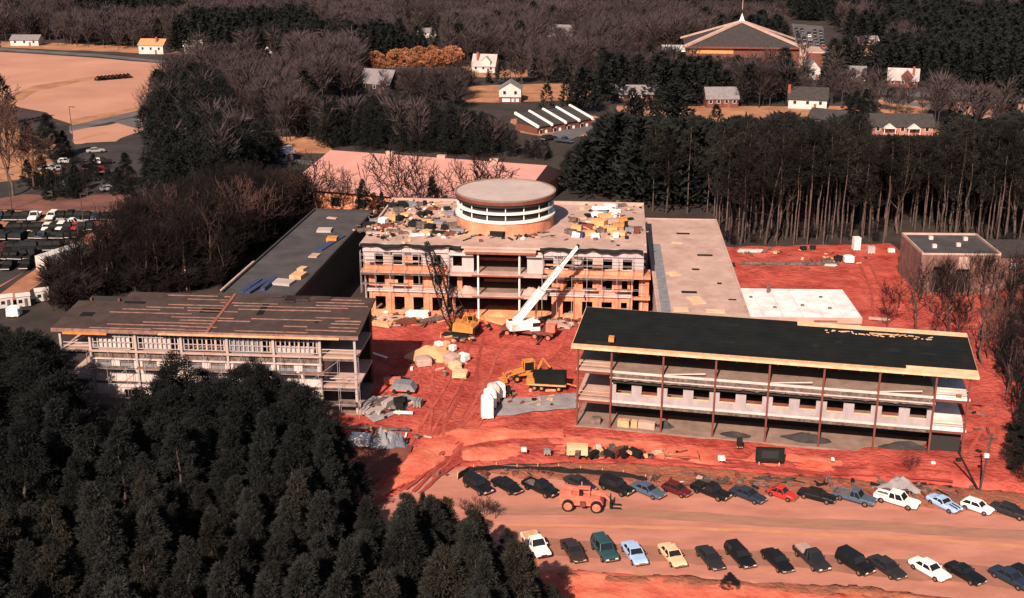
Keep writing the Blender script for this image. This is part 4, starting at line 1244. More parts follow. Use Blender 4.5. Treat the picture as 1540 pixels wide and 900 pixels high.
top = [
    (719, 731, 'suv', P_BLACK, 'black utility wagon, leftmost of the upper row by the silt fence', R(-52), None),
    (762, 730, 'sedan', P_BLACK, 'black sedan beside the leftmost black utility wagon', R(-50), None),
    (813, 734, 'pickup', P_BLACK, 'black pickup carrying red tools left of the forklift', R(-44), None),
    (872, 727, 'sedan', P_CHAR, 'dark car with bright windscreen hidden behind the faded red forklift', R(-48), None),
    (927, 733, 'suv', P_BLACK, 'black utility wagon right of the faded red forklift', R(-42), None),
    (974, 737, 'sedan', P_SLATE, 'slate blue sedan in the upper row', R(-44), None),
    (1018, 736, 'hatch', P_MAROON, 'small maroon hatchback right of the slate blue sedan', R(-42), None),
    (1069, 739, 'pickup', P_BLACK, 'long black pickup right of the maroon hatchback', R(-42), M_BLACK),
    (1125, 744, 'sedan', P_NAVY, 'dark navy sedan left of the red rounded car', R(-44), None),
    (1176, 742, 'beetle', P_RED, 'small rounded bright red car in the upper row', R(-40), None),
    (1229, 745, 'sedan', P_BLACK, 'black sedan right of the rounded red car', R(-32), None),
    (1285, 748, 'pickup', P_SLATE, 'dark blue pickup with empty bed left of the white crew pickup', R(-34), None),
    (1349, 752, 'crew', P_WHITE, 'white crew cab pickup beside the gravel heap', R(-36), None),
    (1420, 757, 'coupe', P_LBLUE, 'light blue coupe with two black bonnet stripes', R(-58), None),
    (1470, 762, 'hatch', P_WHITE, 'small white hatchback right of the striped blue coupe', R(-44), None),
    (1519, 768, 'sedan', P_CHAR, 'dark sedan at the right edge of the upper row', R(-42), None),
]
for u, v, k, p, lb, an, ld in top:
    make_car(u, v, k, p, an, lb, G_TOP, load=ld, stripes='stripes' in lb, sc=.88)


FB = [mat(n_ + '_matte_paint', c_, .75, spec=.12) for n_, c_ in (('black', (.007, .007, .007)), ('charcoal', (.014, .013, .013)), ('navy', (.012, .015, .022)), ('slate blue', (.035, .045, .07)), ('white', (.60, .57, .54)), ('silver', (.24, .23, .23)), ('red', (.30, .022, .02)), ('maroon', (.07, .012, .012)))]  # matte, darker paints for the far cars
# small cars of the far left car parks: one mesh each, too small to show parts
def small_car_mesh(kind):
    L, hw, body, glass, cab, bed = car_shape(kind)
    mb = MB()
    for src, mi in ((body, 0), (glass, 1), (cab, 0)) + (((bed, 0),) if bed else ()):
        mb.add(src.v, src.f, mi)
    for sx in (-.31, .31):
        for sy in (-1, 1):
            mb.tube((sx * L, sy * (hw - .2), .33), (sx * L, sy * (hw + .02), .33), .33, n=8, mi=2)
    mb.box(L * .5 - .04, L * .5 + .04, -hw * .9, hw * .9, .42, .56, 3).box(-L * .5 - .04, -L * .5 + .04, -hw * .9, hw * .9, .42, .56, 3)
    me = bpy.data.meshes.new('far_car')
    me.from_pydata(mb.v, [], mb.f)
    for m in (FB[0], M_BLACK, M_BLACK, M_SHEATH):
        me.materials.append(m)
    me.polygons.foreach_set('material_index', mb.m)
    me.update()
    return me


SMALL = [small_car_mesh(k) for k in ('sedan', 'hatch', 'wagon', 'pickup')]
PAL = [(P_BLACK, 'black'), (P_CHAR, 'charcoal'), (P_NAVY, 'navy'), (P_SLATE, 'slate blue'), (P_WHITE, 'white'), (P_SILVER, 'silver'), (P_RED, 'red'), (P_MAROON, 'maroon')]
PAL = [(m_, w_) for m_, (p_, w_) in zip(FB, PAL)]


def small_car(u, v, p, word, place, group, ang):
    x, y = at(u, v, .6)
    me = random.choice(SMALL)
    o = mesh_obj('far_car', me)
    o.location = (x, y, .13)
    o.rotation_euler = (0, 0, ang)
    o.material_slots[0].link = 'OBJECT'
    o.material_slots[0].material = p
    tag(o, 'small %s car %s' % (word, place), 'car', group + ', ' + word)


def car_row(u0, v0, u1, v1, n, place, group, ang, w=(8, 5, 2, .6, .8, .8, .7, .6), gaps=.06):
    for i in range(n):
        if random.random() < gaps:
            continue
        t = (i + .5) / n
        p, word = random.choices(PAL, w)[0]
        small_car(u0 + (u1 - u0) * t + random.uniform(-.8, .8), v0 + (v1 - v0) * t + random.uniform(-.6, .6), p, word, place, group, ang + R(random.uniform(-4, 4)))


RA = R(84)
car_row(-20, 326, 204, 326, 17, 'in the farthest row of the left car park', 'far row of the left car park', -RA, (9, 4, 1.5, .4, .8, .5, 0, 0))
car_row(-22, 345, 140, 342, 15, 'in the second row of the left car park, upper line', 'second row of the left car park, upper line', -RA, (10, 4, 1.5, .4, .6, .5, .5, .4))
car_row(-24, 356, 122, 353, 14, 'in the second row of the left car park, lower line', 'second row of the left car park, lower line', RA, (10, 4, 1.5, .4, .6, .5, .8, .4))
car_row(-26, 374, 92, 370, 10, 'in the third row of the left car park, upper line', 'third row of the left car park, upper line', -RA, (6, 4, 2, 2, .8, 1, 1.5, .4))
car_row(-28, 386, 76, 383, 9, 'in the third row of the left car park, lower line', 'third row of the left car park, lower line', RA, (10, 4, 1.5, .4, .6, .5, .5, .4))
car_row(-30, 402, 46, 399, 6, 'in the nearest row of the left car park', 'nearest row of the left car park', -RA, (6, 4, 2, 2, .6, .6, 1, .4))
for u, v, p, w in ((108, 337, FB[4], 'white'), (96, 336, FB[5], 'silver')):
    small_car(u, v, p, w, 'driving along the lane of the left car park', 'lane of the left car park', R(4))
for k, (u, v, wd) in enumerate(((72, 254, 'white'), (80, 253, 'silver'), (88, 254, 'white'), (99, 243, 'white'), (116, 242, 'charcoal'), (146, 243, 'white'), (153, 244, 'charcoal'), (144, 227, 'silver'),
                                (152, 256, 'red'), (128, 252, 'maroon'), (74, 293, 'silver'), (164, 284, 'silver'), (180, 283, 'charcoal'), (90, 286, 'charcoal'), (108, 272, 'navy'), (130, 270, 'black'), (60, 276, 'black'))):
    small_car(u, v, dict((b, a) for a, b in PAL)[wd], wd, 'in the shaded upper car park left of the pine wood', 'shaded upper car park', R(random.choice((20, 30, 110))))
for k in range(5):
    car_row(1197 + 9 * k, 42 + k, 1203 + 9 * k, 70 + k, 6, 'in the far parking lot right of the church', 'far parking lot by the church', R(80), (3, 3, 3, 3, 2, 2, .3, .3))
for u, v, wd in ((1180, 130, 'silver'), (1160, 112, 'white'), (1195, 114, 'white'), (1390, 128, 'charcoal'), (1380, 126, 'navy'), (826, 208, 'navy'), (848, 212, 'slate blue')):
    small_car(u, v, dict((b, a) for a, b in PAL)[wd], wd, 'parked by the far houses at pixel row %d' % v if False else 'parked among the far houses', 'cars among the far houses', R(random.choice((0, 40, -30))))


# ------------------------------------------------------------------ machines on the site
def telehandler():
    x, y = at(877, 758, .6)
    rt = thing('forklift', 'faded red rough terrain forklift standing in the dirt lane', 'forklift', (x, y, .1), R(-7))
    MB().extrude_y([(-2.6, .9), (-2.5, 1.75), (-1.0, 1.9), (1.9, 1.55), (2.3, .9), (1.6, .65), (-2.0, .65)], -.75, .75).build('chassis', M_REDP, rt)
    MB().extrude_y([(-2.7, 1.5), (-2.6, 2.05), (-1.3, 2.1), (-1.1, 1.6)], -.8, .8).build('engine_hood', M_REDP, rt)
    bm = MB().bar((-2.3, .15, 2.55), (2.5, .15, 1.75), .42, .46)
    bm.bar((2.3, .15, 1.8), (3.1, .15, 1.0), .3, .3)
    b = bm.build('boom', M_REDP, rt)
    MB().box(3.0, 3.12, -.6, .8, .4, 1.6).build('fork_carriage', M_BLACK, b)
    for s in (-.35, .55):
        MB().box(3.12, 4.3, s - .07, s + .07, .38, .46).build('fork', M_BLACK, b)
    cb = MB()
    for xx in (-.5, .7):
        for yy in (-.78, -.15):
            cb.box(xx - .04, xx + .04, yy - .04, yy + .04, 1.6, 2.75)
    cb.box(-.6, .8, -.85, -.08, 2.75, 2.84)
    c = cb.build('cab_frame', M_REDP, rt)
    MB().box(-.45, -.05, -.65, -.25, 1.6, 2.3).build('seat', M_BLACK, c)
    MB().tube((-.2, .3, 2.2), (-.2, .3, 3.1), .05).build('exhaust_pipe', M_LUMBER, rt)
    for sx in (-1.65, 1.55):
        for sy in (-1, 1):
            w = MB().tube((sx, sy * .72, .68), (sx, sy * 1.2, .68), .68, n=20).build('wheel', M_BLACK, rt)
            MB().tube((sx, sy * 1.202, .68), (sx, sy * 1.25, .68), .48, .4, n=16).build('rim', M_REDP, w)
    MB().box(-.3, .3, -1.2, -.8, .75, 1.25).build('step_tank', M_RUST, rt)


telehandler()


def white_crane():
    x, y = at(797, 506)
    rt = thing('mobile_crane', 'white truck crane with its tapered boom raised towards the roof', 'crane', (x, y, 0), R(-20))
    # carrier
    MB().box(-4.4, 4.2, -1.25, 1.25, .85, 1.5).build('carrier', M_RUST, rt)
    MB().box(3.0, 4.5, -1.2, .1, 1.5, 2.7).build('cab', M_REDP, rt)
    MB().box(3.5, 4.53, -1.1, 0, 2.0, 2.55).build('cab_window', M_GLASS, rt)
    for sx in (-3.4, -2.1, 1.2, 3.4):
        for sy in (-1, 1):
            w = MB().tube((sx, sy * .9, .55), (sx, sy * 1.28, .55), .55, n=16).build('wheel', M_BLACK, rt)
            MB().tube((sx, sy * 1.282, .55), (sx, sy * 1.32, .55), .32, n=12).build('rim', M_REDP, w)
    for sx in (-3.9, 2.4):
        o = MB().box(sx - .15, sx + .15, -3.2, 3.2, .7, .95)
        for sy in (-1, 1):
            o.tube((sx, sy * 3.1, .05), (sx, sy * 3.1, .8), .09).tube((sx, sy * 3.1, .02), (sx, sy * 3.1, .1), .35)
        o.build('outrigger', M_BLACK, rt)
    # upper works: white house and boom in a turned frame
    up = MB()
    bx = Vector((9.0, 0, 0))
    inv = Matrix.Rotation(R(20), 4, 'Z')
    tip = inv @ Vector((7.4 - 0, 2.0, 0)) + Vector((0, 0, 14.2))
    dirh = Vector((tip.x, tip.y, 0)).normalized()
    a = math.atan2(dirh.y, dirh.x)
    M = Matrix.Rotation(a, 4, 'Z')
    up.box(-3.3, 1.0, -1.25, -.45, 1.55, 2.9, 0, M).box(-3.3, 1.0, .45, 1.25, 1.55, 2.7, 0, M).box(-3.6, -2.0, -1.25, 1.25, 1.6, 2.7, 0, M)
    u_ = up.build('turntable_house', M_WPAINT, rt)
    MB().box(-.4, 1.1, -1.9, -1.27, 1.5, 3.0, 0, M).build('operator_cab', M_WPAINT, u_)
    MB().box(-.1, 1.13, -1.93, -1.3, 2.2, 2.85, 0, M).build('cab_glass', M_GLASS, u_)
    p0 = M @ Vector((-2.4, 0, 2.6))
    bo = MB().bar(p0, p0.lerp(tip, .42), .85, 1.05).build('boom', M_WPAINT, rt)
    MB().bar(p0.lerp(tip, .40), p0.lerp(tip, .72), .62, .78).build('boom_section', M_WPAINT, bo)
    MB().bar(p0.lerp(tip, .70), tip, .42, .52).build('boom_section', M_WPAINT, bo)
    for t_, w_ in ((.42, .98), (.72, .74)):
        q = p0.lerp(tip, t_)
        MB().bar(q, q + (tip - p0).normalized() * .25, w_, w_ + .2).build('boom_collar', M_SHEATH, bo)
    for t0_, t1_, w_ in ((.05, .40, .88), (.44, .70, .65), (.74, .97, .45)):
        MB().bar(p0.lerp(tip, t0_), p0.lerp(tip, t1_), w_, .12).build('boom_rib', M_SHEATH, bo)
    MB().tube(p0 + Vector((0, 0, 1.0)), tip + Vector((0, 0, .4)), .035, n=5).build('boom_cable', M_BLACK, bo)
    MB().tube(tip + Vector((0, .2, 0)), tip + Vector((0, -.2, 0)), .3, n=12).build('boom_sheave', M_BLACK, bo)
    MB().tube(M @ Vector((.8, 0, 1.7)), p0.lerp(tip, .36), .16).build('luffing_ram', M_CHROME, rt)
    MB().tube(tip, tip - Vector((0, 0, 6.0)), .03, n=5).build('hoist_rope', M_BLACK, bo)
    MB().tube(tip - Vector((0, 0, 6.0)), tip - Vector((0, 0, 6.7)), .16, .1).build('hook_block', M_YELLOW, bo)


white_crane()


def yellow_crane():
    x, y = at(690, 505)
    rt = thing('crawler_crane', 'yellow crane with dark lattice boom leaning across the left facade', 'crane', (x, y, 0), R(160))
    rt.scale = (.82,) * 3
    for s in (-1, 1):
        t = MB().extrude_y([(-2.4, .15), (-2.75, .55), (-2.4, .95), (2.4, .95), (2.75, .55), (2.4, .15)], s * 1.5 - .35, s * 1.5 + .35).build('track', M_BLACK, rt)
    MB().box(-1.2, 1.2, -1.1, 1.1, .5, 1.2).build('undercarriage', M_BLACK, rt)
    b = MB().extrude_y([(-3.4, 1.25), (-3.5, 2.3), (-3.0, 2.9), (.6, 2.9), (.8, 1.25)], -1.4, 1.4).build('machinery_house', M_YELLOW, rt)
    MB().extrude_y([(.4, 1.25), (.4, 2.95), (1.5, 2.95), (2.1, 1.9), (2.0, 1.25)], -1.45, -.35).build('operator_cab', M_YELLOW, rt)
    MB().box(.75, 1.4, -1.48, -1.453, 2.0, 2.8).build('cab_glass', M_GLASS, rt)
    MB().box(-3.9, -3.5, -1.5, 1.5, 1.1, 2.2).build('counterweight', M_BLACK, rt)
    # lattice boom
    inv = Matrix.Rotation(R(-160), 4, 'Z')
    tip = inv @ Vector((-6.2, 4.6, 0)) + Vector((0, 0, 17.5))
    foot = Vector((1.0, .5, 1.4))
    d = (tip - foot)
    s1 = d.normalized().cross(Vector((0, 0, 1))).normalized()
    s2 = s1.cross(d.normalized())
    lat = MB()
    n = 14
    pts = []
    for i in range(n + 1):
        t = i / n
        w = .75 * min(1, .35 + t * 4, .3 + (1 - t) * 4)
        pts.append([foot + d * t + s1 * (a * w) + s2 * (c * w) for a, c in ((-1, -1), (1, -1), (1, 1), (-1, 1))])
    for i in range(n):
        for k in range(4):
            lat.bar(pts[i][k], pts[i + 1][k], .17)
            lat.bar(pts[i][k], pts[i + 1][(k + 1) % 4], .10)
            lat.bar(pts[i + 1][k], pts[i + 1][(k + 1) % 4], .10)
    bo = lat.build('lattice_boom', M_BLACK, rt)
    MB().bar((-2.2, .5, 2.9), (-1.8, .5, 5.2), .2).bar((-.6, .5, 2.9), (-1.8, .5, 5.2), .15).build('gantry', M_YELLOW, rt)
    MB().tube((-1.8, .5, 5.2), tip, .05, n=5).build('pendant_line', M_BLACK, bo)
    MB().tube(tip, tip - Vector((0, 0, 4)), .03, n=5).build('hoist_rope', M_BLACK, bo)
    MB().tube(tip - Vector((0, 0, 4)), tip - Vector((0, 0, 4.7)), .16, .1).build('hook_block', M_YELLOW, bo)


yellow_crane()


def backhoe(name, u, v, ang, label, sc=1.0):
    x, y = at(u, v)
    rt = thing(name, label, 'loader', (x, y, .3), ang)
    rt.scale = (sc,) * 3
    MB().extrude_y([(-1.6, .7), (-1.6, 1.4), (.6, 1.45), (1.9, 1.35), (2.0, .7)], -.5, .5).build('chassis', M_YELLOW, rt)
    for sx, r in ((-1.0, .75), (1.5, .5)):
        for sy in (-1, 1):
            w = MB().tube((sx, sy * .62, r), (sx, sy * 1.05, r), r, n=18).build('wheel', M_BLACK, rt)
            MB().tube((sx, sy * 1.052, r), (sx, sy * 1.1, r), r * .5, n=14).build('rim', M_YELLOW, w)
    cb = MB()
    for xx in (-1.2, .3):
        for yy in (-.6, .6):
            cb.box(xx - .05, xx + .05, yy - .05, yy + .05, 1.4, 2.75)
    cb.box(-1.3, .4, -.7, .7, 2.75, 2.85)
    c = cb.build('cab_frame', M_YELLOW, rt)
    MB().box(-1.1, .2, -.55, .55, 1.5, 2.7).build('cab_glass', M_GLASS, c)
    for s in (-1, 1):
        MB().bar((.3, s * .7, 1.5), (2.6, s * .7, 1.0), .16).bar((2.6, s * .7, 1.0), (3.0, s * .7, .4), .16).build('loader_arm', M_YELLOW, rt)
    MB().extrude_y([(2.9, .1), (3.0, .9), (3.15, .9), (3.15, .25), (3.8, .2), (3.8, .08)], -1.1, 1.1).build('bucket', M_YELLOW, rt)
    a = MB().bar((-1.7, 0, 1.0), (-2.6, 0, 2.9), .26).bar((-2.6, 0, 2.9), (-3.7, 0, 1.4), .22).build('digger_arm', M_YELLOW, rt)
    MB().cbox((-3.8, 0, 1.1), (.5, .6, .6), 0, 0, 0, .5).build('digger_bucket', M_BLACK, a)
    return rt


backhoe('backhoe_loader', 790, 573, R(195), 'yellow backhoe loader left of the dark loaded trailer')


def trailer():
    x, y = at(822, 588)
    rt = thing('flatbed_trailer', 'yellow trailer carrying a dark covered load by the steel frame', 'trailer', (x, y, .35), R(-8))
    MB().box(-2.8, 2.8, -1.1, 1.1, .8, 1.05).build('deck', M_YELLOW, rt)
    for sx in (-1.6, -.6, 1.8):
        for sy in (-1, 1):
            w = MB().tube((sx, sy * .8, .42), (sx, sy * 1.12, .42), .42, n=14).build('wheel', M_BLACK, rt)
            MB().tube((sx, sy * 1.122, .42), (sx, sy * 1.16, .42), .2, n=10).build('rim', M_YELLOW, w)
    MB().extrude_y([(-1.5, 1.05), (-1.9, 2.4), (2.7, 2.6), (2.7, 1.05)], -1.0, 1.0).build('covered_load', M_FELT, rt)
    MB().box(-2.7, -1.6, -1.0, 1.0, 1.05, 1.9).build('tool_box', M_YELLOW, rt)
    MB().bar((2.8, 0, .9), (4.2, 0, .6), .14).build('drawbar', M_YELLOW, rt)
    MB().box(-2.5, 2.5, -1.14, -1.103, .82, 1.0).build('side_rail', M_LUMBER, rt)


trailer()
backhoe('backhoe_loader', 704, 498, R(160), 'yellow loader parked against the yellow crane below the facade', .9)


# ------------------------------------------------------------------ stores, piles and clutter
def crate(u, v, size, m, label, name='crate', cat='crate', rz=None, z=0.25, group=None, straps=True):
    x, y = at(u, v, z)
    rz = random.uniform(-.5, .5) if rz is None else rz
    rt = thing(name, label, cat, (x, y, z), rz, group)
    w, d, h = size
    MB().box(-w / 2, w / 2, -d / 2, d / 2, .12, h).build('body', m, rt)
    p = MB()
    for k in (-1, 0, 1):
        p.box(k * w * .42 - .06, k * w * .42 + .06, -d / 2, d / 2, 0, .117)
    p.build('skid', M_LUMBER, rt)
    if straps:
        MB().box(-w * .25 - .03, -w * .25 + .03, -d / 2 - .012, d / 2 + .012, .1, h + .012).box(w * .25 - .03, w * .25 + .03, -d / 2 - .012, d / 2 + .012, .1, h + .012).build('strap', M_BLACK, rt)
    return rt


def wrapped(u, v, w, h, label, z=.3, rz=0.0, group=None, m=None):
    """a pallet of goods under a wrinkled wrapping with a gathered top"""
    x, y = at(u, v, z)
    rt = thing('wrapped_pallet', label, 'pallet', (x, y, z), rz, group)
    n, rows = 24, 9
    vs, fs = [], []
    sd_ = random.random() * 50
    for i in range(rows + 1):
        t = i / rows
        for k in range(n):
            a = 2 * math.pi * k / n
            ca, sa = math.cos(a), math.sin(a)
            q = (abs(ca) ** 6 + abs(sa) ** 6) ** (-1 / 6)
            r = w / 2 * q * (1 - .03 * t) * (1 if t < .86 else (1 - (t - .86) * 4.2))
            r *= 1 + .07 * noise.noise(Vector((ca * 3 + sd_, sa * 3, t * 4)))
            vs.append((r * ca, r * sa, .12 + (h - .12) * t + .06 * noise.noise(Vector((ca * 2, sa * 2, sd_ + t)))))
    for i in range(rows):
        for k in range(n):
            fs.append((i * n + k, i * n + (k + 1) % n, (i + 1) * n + (k + 1) % n, (i + 1) * n + k))
    fs.append(tuple(range(rows * n, rows * n + n)))
    MB().add(vs, fs).build('wrapping', m or M_WPAINT, rt, smooth=False)
    p = MB()
    for k in (-1, 0, 1):
        p.box(k * w * .4 - .06, k * w * .4 + .06, -w * .48, w * .48, 0, .12)
    p.build('skid', M_LUMBER, rt)
    return rt


wrapped(733, 627, 1.7, 3.3, 'tall white wrapped pallet, nearest of the white cluster in the yard', .4, .1)
wrapped(737, 612, 1.6, 2.7, 'white wrapped pallet just behind the nearest tall white one', .4, .3)
wrapped(742, 603, 1.7, 2.6, 'pinkish white wrapped pallet in the middle of the white cluster', .4, .2, m=M_SHEATHW)
wrapped(750, 597, 1.6, 2.2, 'white wrapped pallet at the right end of the white cluster', .4, .5)
crate(762, 594, (1.0, .6, 1.3), M_BLACK, 'dark crate leaning at the right of the white wrapped pallets', z=.4)

x, y = at(650, 538)
tag(mound((x, y, -.05), 5.2, 3.6, 1.9, M_SAND, 'sand_heap', seed=3), 'orange sand heap in the yard beside the black shadow', 'sand heap')
for u, v, w, h, m, lb in ((637, 548, 2.4, 1.2, M_CONC, 'pale covered pallet at the left foot of the sand heap'), (664, 532, 1.4, 1.1, M_LUMBER, 'brown pallet on top of the sand heap'),
                          (680, 545, 2.2, 1.4, M_CONC, 'pinkish covered pallet right of the sand heap'), (684, 554, 1.8, 1.0, M_PLY, 'tan pallet in front of the pinkish covered pallet'),
                          (696, 542, 1.8, 1.1, M_WHITE, 'bright white pallet at the right of the sand heap'), (692, 566, 2.2, .9, M_PLY, 'low tan pallet, nearest by the sand heap'),
                          (660, 521, 1.2, .8, M_WHITE, 'small pale pallet behind the sand heap'), (672, 522, 1.0, 1.0, M_LUMBER, 'small brown pallet behind the sand heap'), (681, 527, 1.0, .9, M_WHITE, 'small white pallet behind the pinkish one')):
    wrapped(u, v, w, h, lb, .3, random.uniform(0, 1.5), m=m)


def lumber_stack(u, v, L, w, n, m, label, rz, z=.25, name='lumber_stack', cat='lumber', group=None):
    x, y = at(u, v, z)
    o = MB()
    for r in range(n):
        k = max(2, int(w / .35))
        for j in range(k):
            a = random.uniform(-.25, .25)
            o.box(-L / 2 + a, L / 2 + a, -w / 2 + j * w / k + .01, -w / 2 + (j + 1) * w / k - .02, r * .16, r * .16 + .14)
    o = o.build(name, m)
    o.location = (x, y, z)
    o.rotation_euler = (0, 0, rz)
    tag(o, label, cat, group)
    return o


# foot of the facade: boards and blocks
lumber_stack(628, 478, 3.4, 1.6, 7, M_WPAINT, 'pale stack of boards at the foot of the left facade', R(-4))
for i, (u, v, L_, m) in enumerate(((572, 474, 3, M_LUMBER), (585, 481, 4, M_CONC), (600, 480, 2.5, M_LUMBER), (612, 486, 3, M_RUST), (648, 483, 4, M_BEAM), (575, 490, 3, M_LUMBER), (660, 478, 3, M_CONC),
                                   (835, 487, 3, M_CONC), (852, 478, 3, M_LUMBER), (822, 480, 2.5, M_BEAM), (845, 492, 3, M_CONC))):
    lumber_stack(u, v, L_, 1.2, random.randint(2, 4), m, 'loose stack of boards in the clutter at the foot of the orange facade', random.uniform(-.6, .6), group='board stacks along the facade foot')
x, y = at(590, 482)
tag(mound((x, y, -.05), 6.5, 2.0, .8, M_CONC, 'rubble', seed=8, rough=.9), 'pink rubble bank along the foot of the left facade', 'rubble', kind='stuff')
x, y = at(845, 490)
tag(mound((x, y, -.05), 4.5, 2.0, .7, M_CONC, 'rubble', seed=9, rough=.9), 'pink rubble bank below the crane shadow', 'rubble', kind='stuff')
tag(MB().cbox((*at(566, 538), .55), (4.6, .35, .12), R(-40)).build('plank', M_WPAINT), 'pale plank lying across the black shadow of the left block', 'plank')

# left yard
x, y = at(606, 592)
rt = thing('small_trailer', 'grey covered cart with red wheels beside the shadow of the left block', 'cart', (x, y, .35), R(-8))
MB().extrude_y([(-1.6, .5), (-1.2, 1.5), (1.3, 1.4), (1.9, .5)], -.9, .9).build('cover', M_GREYTARP, rt)
MB().box(-1.7, 1.9, -.95, .95, .35, .497).build('bed', M_REDP, rt)
for sx in (-1, 1):
    for sy in (-1, 1):
        MB().tube((sx, sy * .75, .3), (sx, sy * .98, .3), .3, n=12).build('wheel', M_BLACK, rt)
crate(590, 577, (2.4, 1.2, .8), M_REDP, 'flat red steel box at the edge of the black shadow', z=.3, rz=.1, straps=False)
lumber_stack(604, 570, 3.0, .5, 2, M_BLACK, 'dark beams lying at the tip of the shadow', R(-35))
crate(629, 610, (1.0, 1.4, .9), M_GREYTARP, 'blue grey box standing alone on the red dirt', z=.3)
for i, (u, v) in enumerate(((556, 610), (566, 612), (575, 610), (584, 613), (563, 620), (574, 620), (552, 618))):
    lumber_stack(u, v, random.uniform(2, 3.2), .9, random.randint(4, 7), random.choice((M_GREYTARP, M_CONCG, M_BEAM)), 'stack of grey scaffold tube and frames beside the left block', R(random.uniform(50, 100)), name='scaffold_stack', cat='scaffold', group='grey scaffold stacks')
for i, (u, v) in enumerate(((598, 610), (606, 609), (601, 616))):
    crate(u, v, (1.0, .8, 1.1), M_BLACK, 'black drum crate on the grey gravel patch', group='black crates on the gravel patch', z=.4)
lumber_stack(605, 622, 2.4, .4, 2, M_WHITE, 'short white board pack lying on the gravel patch', R(-5), z=.45)
crate(542, 668, (2.6, 1.8, 1.2), M_WPAINT, 'white crate on the brown soil at the lower left of the yard', z=.5, rz=R(-10), straps=False)


def tarp_heap(u, v, rx, ry, h, m, label, z=.5):
    x, y = at(u, v, z)
    o = mound((x, y, z), rx, ry, h, m, 'tarpaulin_heap', rough=1.1)
    tag(o, label, 'tarpaulin')


tarp_heap(577, 668, 2.6, 1.1, 1.5, M_GREYTARP, 'grey tarpaulin heap beside the white crate')
tarp_heap(598, 668, 1.3, .9, 1.3, mat('slate_tarp', (.09, .10, .13), .7, var=.3, scale=2), 'small slate blue tarpaulin heap right of the grey one')
lumber_stack(580, 655, 2.6, .9, 3, M_PLY, 'tan board stack behind the grey tarpaulin', R(-20), z=.5)
lumber_stack(566, 645, 9, .6, 1, M_BEAM, 'row of dark boards at the edge of the brown soil', R(-4), z=.5)

# strip in front of the right block
crate(868, 683, (2.6, 1.3, 1.2), M_PLY, 'tan plywood box among the clutter in front of the right block', z=.55, rz=R(-3), straps=False)
for i in range(15):
    u = 858 + i * 7 + random.uniform(-2, 2)
    v = 680 + (i % 3) * 2.5
    lumber_stack(u, v, random.uniform(.9, 1.8), random.uniform(.4, .8), random.randint(2, 6), random.choice((M_BEAM, M_RUST, M_BLACK, M_LUMBER)),
                 'small pile of scrap timber in the clutter strip before the right block', random.uniform(-1.5, 1.5), z=.6, name='scrap_pile', cat='scrap', group='scrap piles before the right block')
for u, v, w, h, m, lb in ((788, 679, .7, .5, M_WHITE, 'small white bucket box left of the clutter strip'), (823, 682, .9, .6, M_GREYTARP, 'grey sack left of the tan plywood box'), (900, 678, .8, .9, M_CONCG, 'grey bundle in the clutter strip'),
                          (1085, 692, .9, .5, M_WHITE, 'white tub on the red bank left of the black board'), (1112, 672, .7, 1.2, M_BLACK, 'black stump of a bin left above the black board'), (1403, 700, .5, .5, M_WHITE, 'small white bag at the right end of the block'),
                          (1441, 696, .6, .6, M_BLACK, 'black bucket on the red slope by the pole'), (1252, 693, .4, .4, M_WHITE, 'tiny white tub on the red strip')):
    wrapped(u, v, w, h, lb, .7, m=m)
sw = MB()
for a, b in (((0, 0, .0), (.3, 0, 1.3)), ((4.4, 0, 0), (4.0, 0, 1.3)), ((.1, 0, .3), (4.2, 0, .3))):
    sw.bar(a, b, .08)
o = sw.build('barrier', M_RUST)
o.location = (*at(998, 688, .6), .6)
o.rotation_euler = (0, 0, R(-10))
tag(o, 'thin rusty pipe frame standing on the red strip', 'frame')

x, y = at(1157, 697, .6)
rt = thing('notice_board', 'black rectangular board on short posts before the right block', 'sign', (x, y, .5), R(-5))
MB().box(-1.6, 1.6, -.08, .08, .45, 2.1).build('panel', M_BLACK, rt)
MB().box(-1.7, 1.7, -.12, .12, 2.1, 2.2).box(-1.7, 1.7, -.12, .12, .35, .45).box(-1.7, -1.6, -.12, .12, .45, 2.1).box(1.6, 1.7, -.12, .12, .45, 2.1).build('frame', M_FELT, rt)
MB().box(-1.0, 1.0, -.1, -.083, .8, 1.8).build('faded_sheet', M_CHAR if False else M_DARKIN, rt)
for s in (-1, 1):
    MB().box(s * 1.2 - .06, s * 1.2 + .06, .13, .23, -.6, 2.1).build('post', M_LUMBER, rt)

# silt fence
sf = thing('silt_fence', 'sagging black silt fence behind the upper row of cars', 'fence', (0, 0, 0))
pts = [at(u, v, .1) for u, v in ((688, 722), (705, 712), (740, 709), (790, 709), (840, 712), (900, 716), (950, 722), (978, 729))]
vs, fs, k = [], [], 0
posts = []
for a, b in zip(pts, pts[1:]):
    n = max(2, int(math.dist(a, b) / .5))
    for i in range(n):
        t = i / n
        x, y = a[0] + (b[0] - a[0]) * t, a[1] + (b[1] - a[1]) * t
        h = .85 + .25 * noise.noise(Vector((x * .8, y, 2))) + .2 * noise.noise(Vector((x * .2, y, 7)))
        vs += [(x, y, .05), (x + .1, y + .22 * noise.noise(Vector((x, y, 5))), h), (x + .03, y + .05, .05), (x + .13, y + .28 * noise.noise(Vector((x, y, 5))) + .05, h)]
        if k % 5 == 0:
            posts.append((x, y, h))
        k += 1
for i in range(k - 1):
    a, b = 4 * i, 4 * i + 4
    fs += [(a, b, b + 1, a + 1), (a + 2, a + 3, b + 3, b + 2), (a + 1, b + 1, b + 3, a + 3)]
MB().add(vs, fs).build('fabric', M_BLACK, sf)
for x, y, h in posts:
    MB().box(x - .04, x + .04, y + .3, y + .38, 0, h + .25).build('stake', M_LUMBER, sf)

